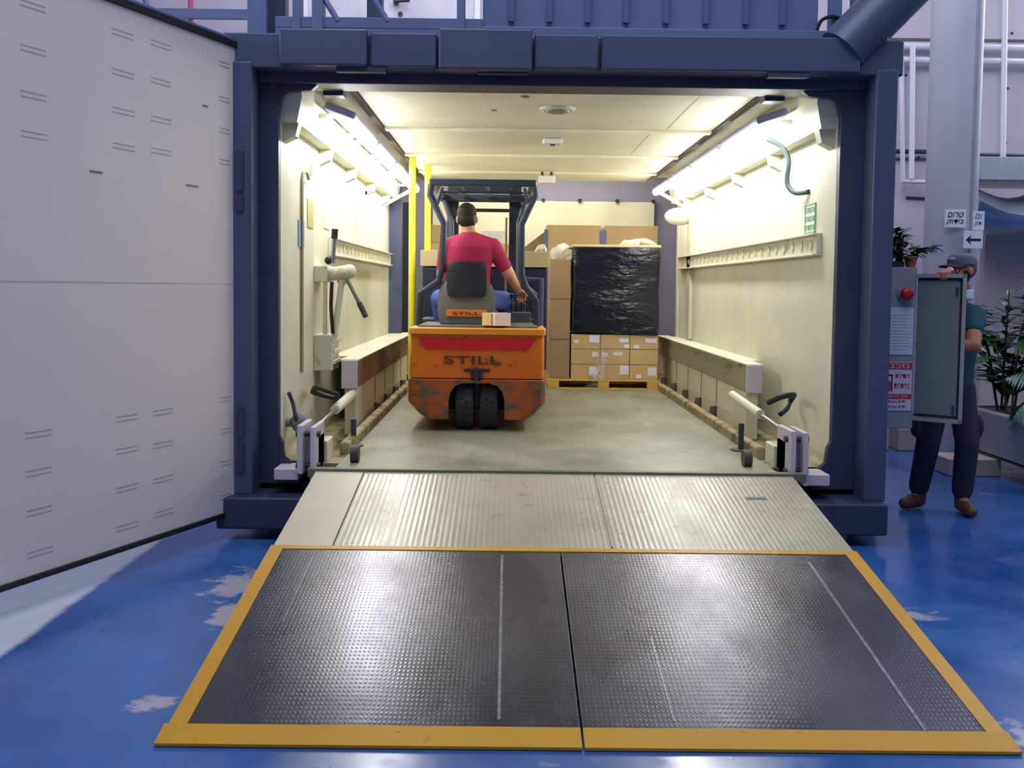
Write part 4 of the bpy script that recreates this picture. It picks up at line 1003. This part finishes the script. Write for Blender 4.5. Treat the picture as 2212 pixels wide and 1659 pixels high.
# T-shirt
g = G()
torso(g, ((-.325, 8.56, 1.46, .178, .125), (-.325, 8.55, 1.52, .178, .122), (-.325, 8.53, 1.64, .172, .118), (-.325, 8.52, 1.80, .19, .122), (-.32, 8.52, 1.89, .20, .115), (-.32, 8.53, 1.945, .172, .098), (-.325, 8.535, 1.985, .098, .078), (-.33, 8.54, 2.012, .068, .064)))
for S, E_ in ((SHR, ELR), (SHL, ELL)):
    S, E_ = Vector(S), Vector(E_); g.capsule(S, .074, S.lerp(E_, .72), .062)
g.capsule((-.325, 8.53, 1.955), .07, SHR, .07); g.capsule((-.325, 8.53, 1.955), .07, SHL, .07)
g.build('t_shirt', TEE, drv, voxel=.009, sm=5)
# jeans
g = G(); torso(g, ((-.325, 8.56, 1.365, .16, .12), (-.325, 8.56, 1.40, .185, .13), (-.325, 8.56, 1.48, .18, .125), (-.325, 8.55, 1.50, .16, .11)))
for hx, K, A in ((-.42, KNL, ANL), (-.22, KNR, ANR)): g.limb((((hx, 8.56, 1.44), .10), (K, .085), (A, .065)))
g.build('jeans', JEANS, drv, voxel=.01, sm=4)
for A in (ANL, ANR):
    G().capsule((A[0], A[1]-.02, A[2]-.055), .045, (A[0], A[1]+.17, A[2]-.075), .042).build('shoe', BLACKP, drv)

# ---- worker at the control cabinet
ppl = thing('person', 'person in a cap, green T-shirt and dark trousers standing behind the open cabinet door', 'person', (3.12, 7.15, 0))
g = G()
face = Vector((-.90, -.44, .0))
P2, e2 = head(g, (3.170, 7.14, 1.71), face)
g.capsule((3.20, 7.18, 1.61), .054, (3.20, 7.24, 1.48), .062)
torso(g, ((3.15, 7.22, .86, .13, .10), (3.15, 7.22, .93, .155, .12), (3.16, 7.22, 1.05, .145, .11), (3.18, 7.22, 1.2, .15, .115), (3.19, 7.23, 1.36, .17, .12), (3.21, 7.24, 1.43, .16, .10), (3.21, 7.23, 1.48, .08, .07)))
S1, E1, W1 = (3.06, 7.17, 1.42), (3.06, 6.98, 1.45), (2.952, 6.822, 1.703)
S2, E2_, W2 = (3.24, 7.06, 1.41), (3.165, 6.90, 1.20), (2.97, 6.96, 1.17)
g.limb(((S1, .055), (E1, .042), (W1, .028)))
g.limb(((S2, .058), (E2_, .05), (W2, .030)))
hand(g, W1, (-.613, -.79, .04), (0, -.05, -1), curl=1.3, thumb_side=-1)
hand(g, W2, (-1, .15, .1), (0, -1, .1), curl=.5, thumb_side=1)
K1, A1 = (2.99, 7.16, .50), (2.985, 7.28, .10)
K2, A2 = (3.24, 7.10, .50), (3.235, 7.14, .10)
for hx, K, A, tv in ((3.07, K1, A1, (-.11, -.04)), (3.23, K2, A2, (-.01, -.16))):
    g.limb((((hx, 7.21, .90), .085), (K, .055), (A, .038))); g.capsule(A, .038, (A[0]+tv[0], A[1]+tv[1], .045), .034)
g.build('body', SKIN2, ppl, voxel=.0065, sm=4)
eyes(P2, e2, ppl)
g = G(); g.ball(P2(0, .035, -.075), (.058, .064, .05), e2, 20); g.ball(P2(0, .06, -.10), (.036, .035, .03), e2, 16); g.ball(P2(-.055, .01, -.035), (.02, .035, .05), e2, 14); g.ball(P2(.055, .01, -.035), (.02, .035, .05), e2, 14)
g.build('beard', BEARD, ppl, voxel=.006, sm=2)
g = G(); g.ball(P2(0, -.03, .02), (.082, .09, .085), e2, 20); g.build('hair', mat('greying_dark_hair', (96, 94, 104), .8, 0, .3, 60), ppl)
CAPM = mat('grey_cap_cloth', (104, 106, 122), .8, 0, .1, 8)
g = G(); R = Matrix.Identity(3)
g.rings([[P2(.092*r_*cos(a), -.008+.108*r_*sin(a), .045+h_) for a in [2*pi*j/28 for j in range(28)]] for r_, h_ in ((1, 0), (1, .02), (.95, .045), (.78, .066), (.45, .077), (.02, .08))])
cp = g.build('cap', CAPM, ppl)
g = G(); rows_ = []
for k in range(7):
    f = k/6; rows_.append([P2(.090*sin(a)*(1-.12*f), .020+.075*cos(a)+.100*f*max(0, cos(a))**.6, .052-.018*f-.016*sin(a)**2) for a in [-1.45+2.9*q/18 for q in range(19)]])
vv = [[g.bm.verts.new(p) for p in r_] for r_ in rows_]
for a, b in zip(vv, vv[1:]):
    for k in range(18): g.bm.faces.new((a[k], a[k+1], b[k+1], b[k]))
g.build('cap_brim', mat('dark_cap_brim', (20, 22, 38), .6), cp, solid=.006)
G().ball(P2(0, .092, .078), (.034, .012, .016), e2, 12).build('cap_badge', mat('cap_badge_blue_white', (150, 160, 215), .5), cp)
g = G(); g.rings([[(3.20+.08*cos(a), 7.19+.075*sin(a), z_+.03) for a in [2*pi*j/24 for j in range(24)]] for z_ in (1.475, 1.50, 1.535, 1.55)], cap=False)
g.build('white_collar', mat('white_collar_cloth', (214, 222, 238), .7), ppl, solid=.008)
g = G()
torso(g, ((3.15, 7.22, .90, .165, .13), (3.155, 7.22, 1.05, .165, .128), (3.18, 7.22, 1.2, .168, .13), (3.205, 7.23, 1.36, .195, .132), (3.215, 7.24, 1.43, .18, .112), (3.21, 7.23, 1.485, .09, .08)))
for S, E_ in ((S1, E1), (S2, E2_)):
    S, E_ = Vector(S), Vector(E_); g.capsule(S, .072, S.lerp(E_, .5), .065)
g.build('t_shirt', GREENTEE, ppl, voxel=.009, sm=5)
g = G(); torso(g, ((3.15, 7.22, .80, .14, .11), (3.15, 7.22, .86, .168, .13), (3.15, 7.22, .95, .165, .128)))
for hx, K, A in ((3.07, K1, A1), (3.23, K2, A2)): g.limb((((hx, 7.21, .88), .10), (K, .082), ((A[0], A[1], .16), .072)))
g.ball((2.90, 7.17, .62), (.035, .06, .09)); g.ball((3.32, 7.12, .62), (.035, .06, .09))
g.build('trousers', TROUS, ppl, voxel=.01, sm=4)
for A, tv in ((A1, (-.12, -.05)), (A2, (-.01, -.17))):
    g = G(); g.capsule((A[0], A[1], .06), .052, (A[0]+tv[0]*.55, A[1]+tv[1]*.55, .055), .05); g.capsule((A[0]+tv[0]*.55, A[1]+tv[1]*.55, .05), .048, (A[0]+tv[0], A[1]+tv[1], .043), .042); g.capsule((A[0], A[1], .06), .05, (A[0], A[1], .15), .052)
    for v in g.bm.verts: v.co.z = max(v.co.z, .003)
    g.build('boot', BOOT, ppl, voxel=.007, sm=2)

# ================================================================== CONTROL CABINET
cb = thing('control_cabinet', 'light grey control cabinet with a red button beside the container, its door open', 'cabinet', (2.62, 7.0, 0))
G().box(2.42, 2.755, 6.86, 7.16, .63, 1.725).build('cabinet_body', CABG, cb, bevel=.008)
G().rings([[(x, y, z_) for x, y in ((2.42, 6.95), (xr, 6.95), (xr, 7.14), (2.42, 7.14))] for z_, xr in ((0, 2.55), (.63, 2.605))]).build('pedestal', mat('blue_grey_pedestal', (112, 122, 142), .5), cb)
dh = Vector((2.755, 6.85, 0)); dd = Vector((.245, -.19, 0)); dl_ = dd.length; dd.normalize(); dN = Vector((dd.y, -dd.x, 0))
if dN.y > 0: dN = -dN
def cq(g, s0, s1, z0, z1, o0, o1):
    f = lambda s_, z_, o_: dh+dd*s_+dN*o_+Vector((0, 0, z_))
    return g.hexa([f(s0, z0, o0), f(s1, z0, o0), f(s1, z0, o1), f(s0, z0, o1), f(s0, z1, o0), f(s1, z1, o0), f(s1, z1, o1), f(s0, z1, o1)])
cd = cq(G(), 0, dl_, .695, 1.675, 0, .012).build('cabinet_door', CABI, cb, bevel=.003)
g = G(); cq(g, 0, dl_, .695, .72, .012, .035); cq(g, 0, dl_, 1.655, 1.68, .012, .035); cq(g, dl_-.018, dl_, .695, 1.68, .012, .035); g.build('door_rim', mat('pale_door_rim', (158, 160, 160), .4), cd)
g = G(); cq(g, dl_-.036, dl_-.024, .73, 1.645, .012, .02); cq(g, .01, dl_-.024, .73, .742, .012, .02); cq(g, .01, dl_-.024, 1.638, 1.65, .012, .02); g.build('door_gasket', RUBBER, cd)
for z_ in (1.575, .79):
    g = G(); cq(g, dl_-.062, dl_-.05, z_-.03, z_+.02, .012, .03); g.build('door_latch', DKSTEEL, cd)
btn = G().cyl((2.665, 6.86, 1.545), (2.665, 6.835, 1.545), .048, n=24).build('button_base', mat('yellowish_button_base', (176, 168, 140), .5), cb)
G().ball((2.668, 6.815, 1.545), (.046, .03, .042)).build('red_button', mat('bright_red_plastic', (196, 24, 44), .3), cb)
nt = thing('paper_notice', 'white printed sheet on the cabinet between the red button and the warning sign', 'notice', (2.64, 6.857, 1.14))
G().box(2.545, 2.735, 6.853, 6.857, 1.135, 1.455).build('sheet', PAPER, nt)
g = G()
for k in range(12): g.box(2.565, 2.715-.03*(k % 3 == 2), 6.8515, 6.853, 1.40-.021*k, 1.404-.021*k)
g.build('printed_line', mat('faint_print', (176, 180, 206), .6), nt)
ws = thing('warning_sign', 'red and white Hebrew warning sign low on the control cabinet', 'sign', (2.63, 6.857, .76))
yy = 6.853
G().box(2.49, 2.735, yy, 6.857, .755, 1.085).build('sheet', PAPER, ws)
G().box(2.49, 2.735, yy-.002, yy, 1.035, 1.08).build('header_band', INKR, ws)
G().box(2.49, 2.735, yy-.002, yy, .835, .868).build('lower_band', INKR, ws)
text('\u05d4\u05e0\u05db\u05e1', 'lettering', PAPER, ws, (2.535, yy-.002, 1.043), (.18, 0, 0), (0, 0, .030))
text('\u05ea\u05dc\u05d3\u05d4', 'lettering', INKR, ws, (2.62, yy, .975), (.10, 0, 0), (0, 0, .036), shear=.15)
text('\u05ea\u05d7\u05ea\u05e4\u05e0', 'lettering', INKR, ws, (2.615, yy, .905), (.105, 0, 0), (0, 0, .036), shear=.15)
text('\u05d1\u05e8\u05e7\u05ea\u05d4\u05dc \u05df\u05d9\u05d0', 'lettering', PAPER, ws, (2.51, yy-.002, .84), (.20, 0, 0), (0, 0, .024), shear=.15)
for z_ in (.81, .775): text('\u05d4\u05d7\u05d9\u05ea\u05e4 \u05ea\u05e2\u05e9\u05d1 \u05ea\u05dc\u05d3\u05dc', 'lettering', INKR, ws, (2.51, yy, z_), (.19, 0, 0), (0, 0, .018))
g = G()
for a in ((2.55, 2.605, .99, 1.0), (2.597, 2.605, .885, 1.0), (2.565, 2.572, .885, 1.0)): g.box(a[0], a[1], yy-.002, yy, a[2], a[3])
g.box(2.495, 2.535, yy-.002, yy, .94, .985).box(2.495, 2.53, yy-.002, yy, .87, .92).build('door_pictogram', INKK, ws)
G().prism([(2.57, yy, .935), (2.585, yy, .96), (2.60, yy, .935), (2.592, yy, .885), (2.578, yy, .885)], (0, -.002, 0)).build('red_figure', INKR, ws)

# potted plants on the cabinet
p1 = thing('potted_plant', 'terracotta pot with trailing green leaves on top of the control cabinet', 'plant', (2.73, 6.925, 1.726))
G().lathe([(.03, 0), (.042, .06), (.047, .06), (.047, .075), (.04, .075), (.036, .065)], (2.73, 6.925, 1.726)).build('pot', TERRA, p1)
g = G(); rnd = random.Random(4)
for k in range(90):
    a = rnd.uniform(-1.1, 1.4) if k % 3 else rnd.uniform(0, 6.28); f = rnd.uniform(0, 1)
    g.leaf((2.73+.17*f*cos(a), 6.925+.06*f*sin(a), 1.80+.09*f-.04*f*f+rnd.uniform(-.01, .02)), (cos(a), sin(a)*.6, rnd.uniform(-.1, .8)), rnd.uniform(.05, .08), .028, .4)
for k in range(7):
    a = -1+k*.4; g.tube([(2.73, 6.925, 1.785), (2.73+.09*cos(a), 6.925+.03*sin(a), 1.85), (2.73+.17*cos(a), 6.925+.06*sin(a), 1.86)], .003, 5)
g.build('foliage', LEAF, p1)
p2 = thing('potted_plant', 'bushy dark green plant on the left of the cabinet top, partly behind the container post', 'plant', (2.61, 6.93, 1.726))
G().box(2.50, 2.675, 6.885, 6.975, 1.726, 1.765).build('tray', BLACKP, p2, bevel=.004)
g = G()
for k in range(260):
    a = rnd.uniform(0, 6.28); rr_ = rnd.uniform(0, .075); p = Vector((2.605+rr_*cos(a)*1.2, 6.93+rr_*sin(a)*.6, 1.77+rnd.uniform(.0, .20)))
    g.leaf(p, (cos(a), sin(a), rnd.uniform(.1, 1.0)), rnd.uniform(.045, .08), .03, .3)
for k in range(6): g.tube([(2.605, 6.93, 1.76), (2.605+.05*cos(k), 6.93+.03*sin(k), 1.95)], .003, 5)
g.build('foliage', LEAF, p2)
label(G().box(2.665, 2.71, 7.0, 7.04, 1.726, 1.93).build('black_device', BLACKP, bevel=.008), 'upright small black device between the two plants on the cabinet', 'device')
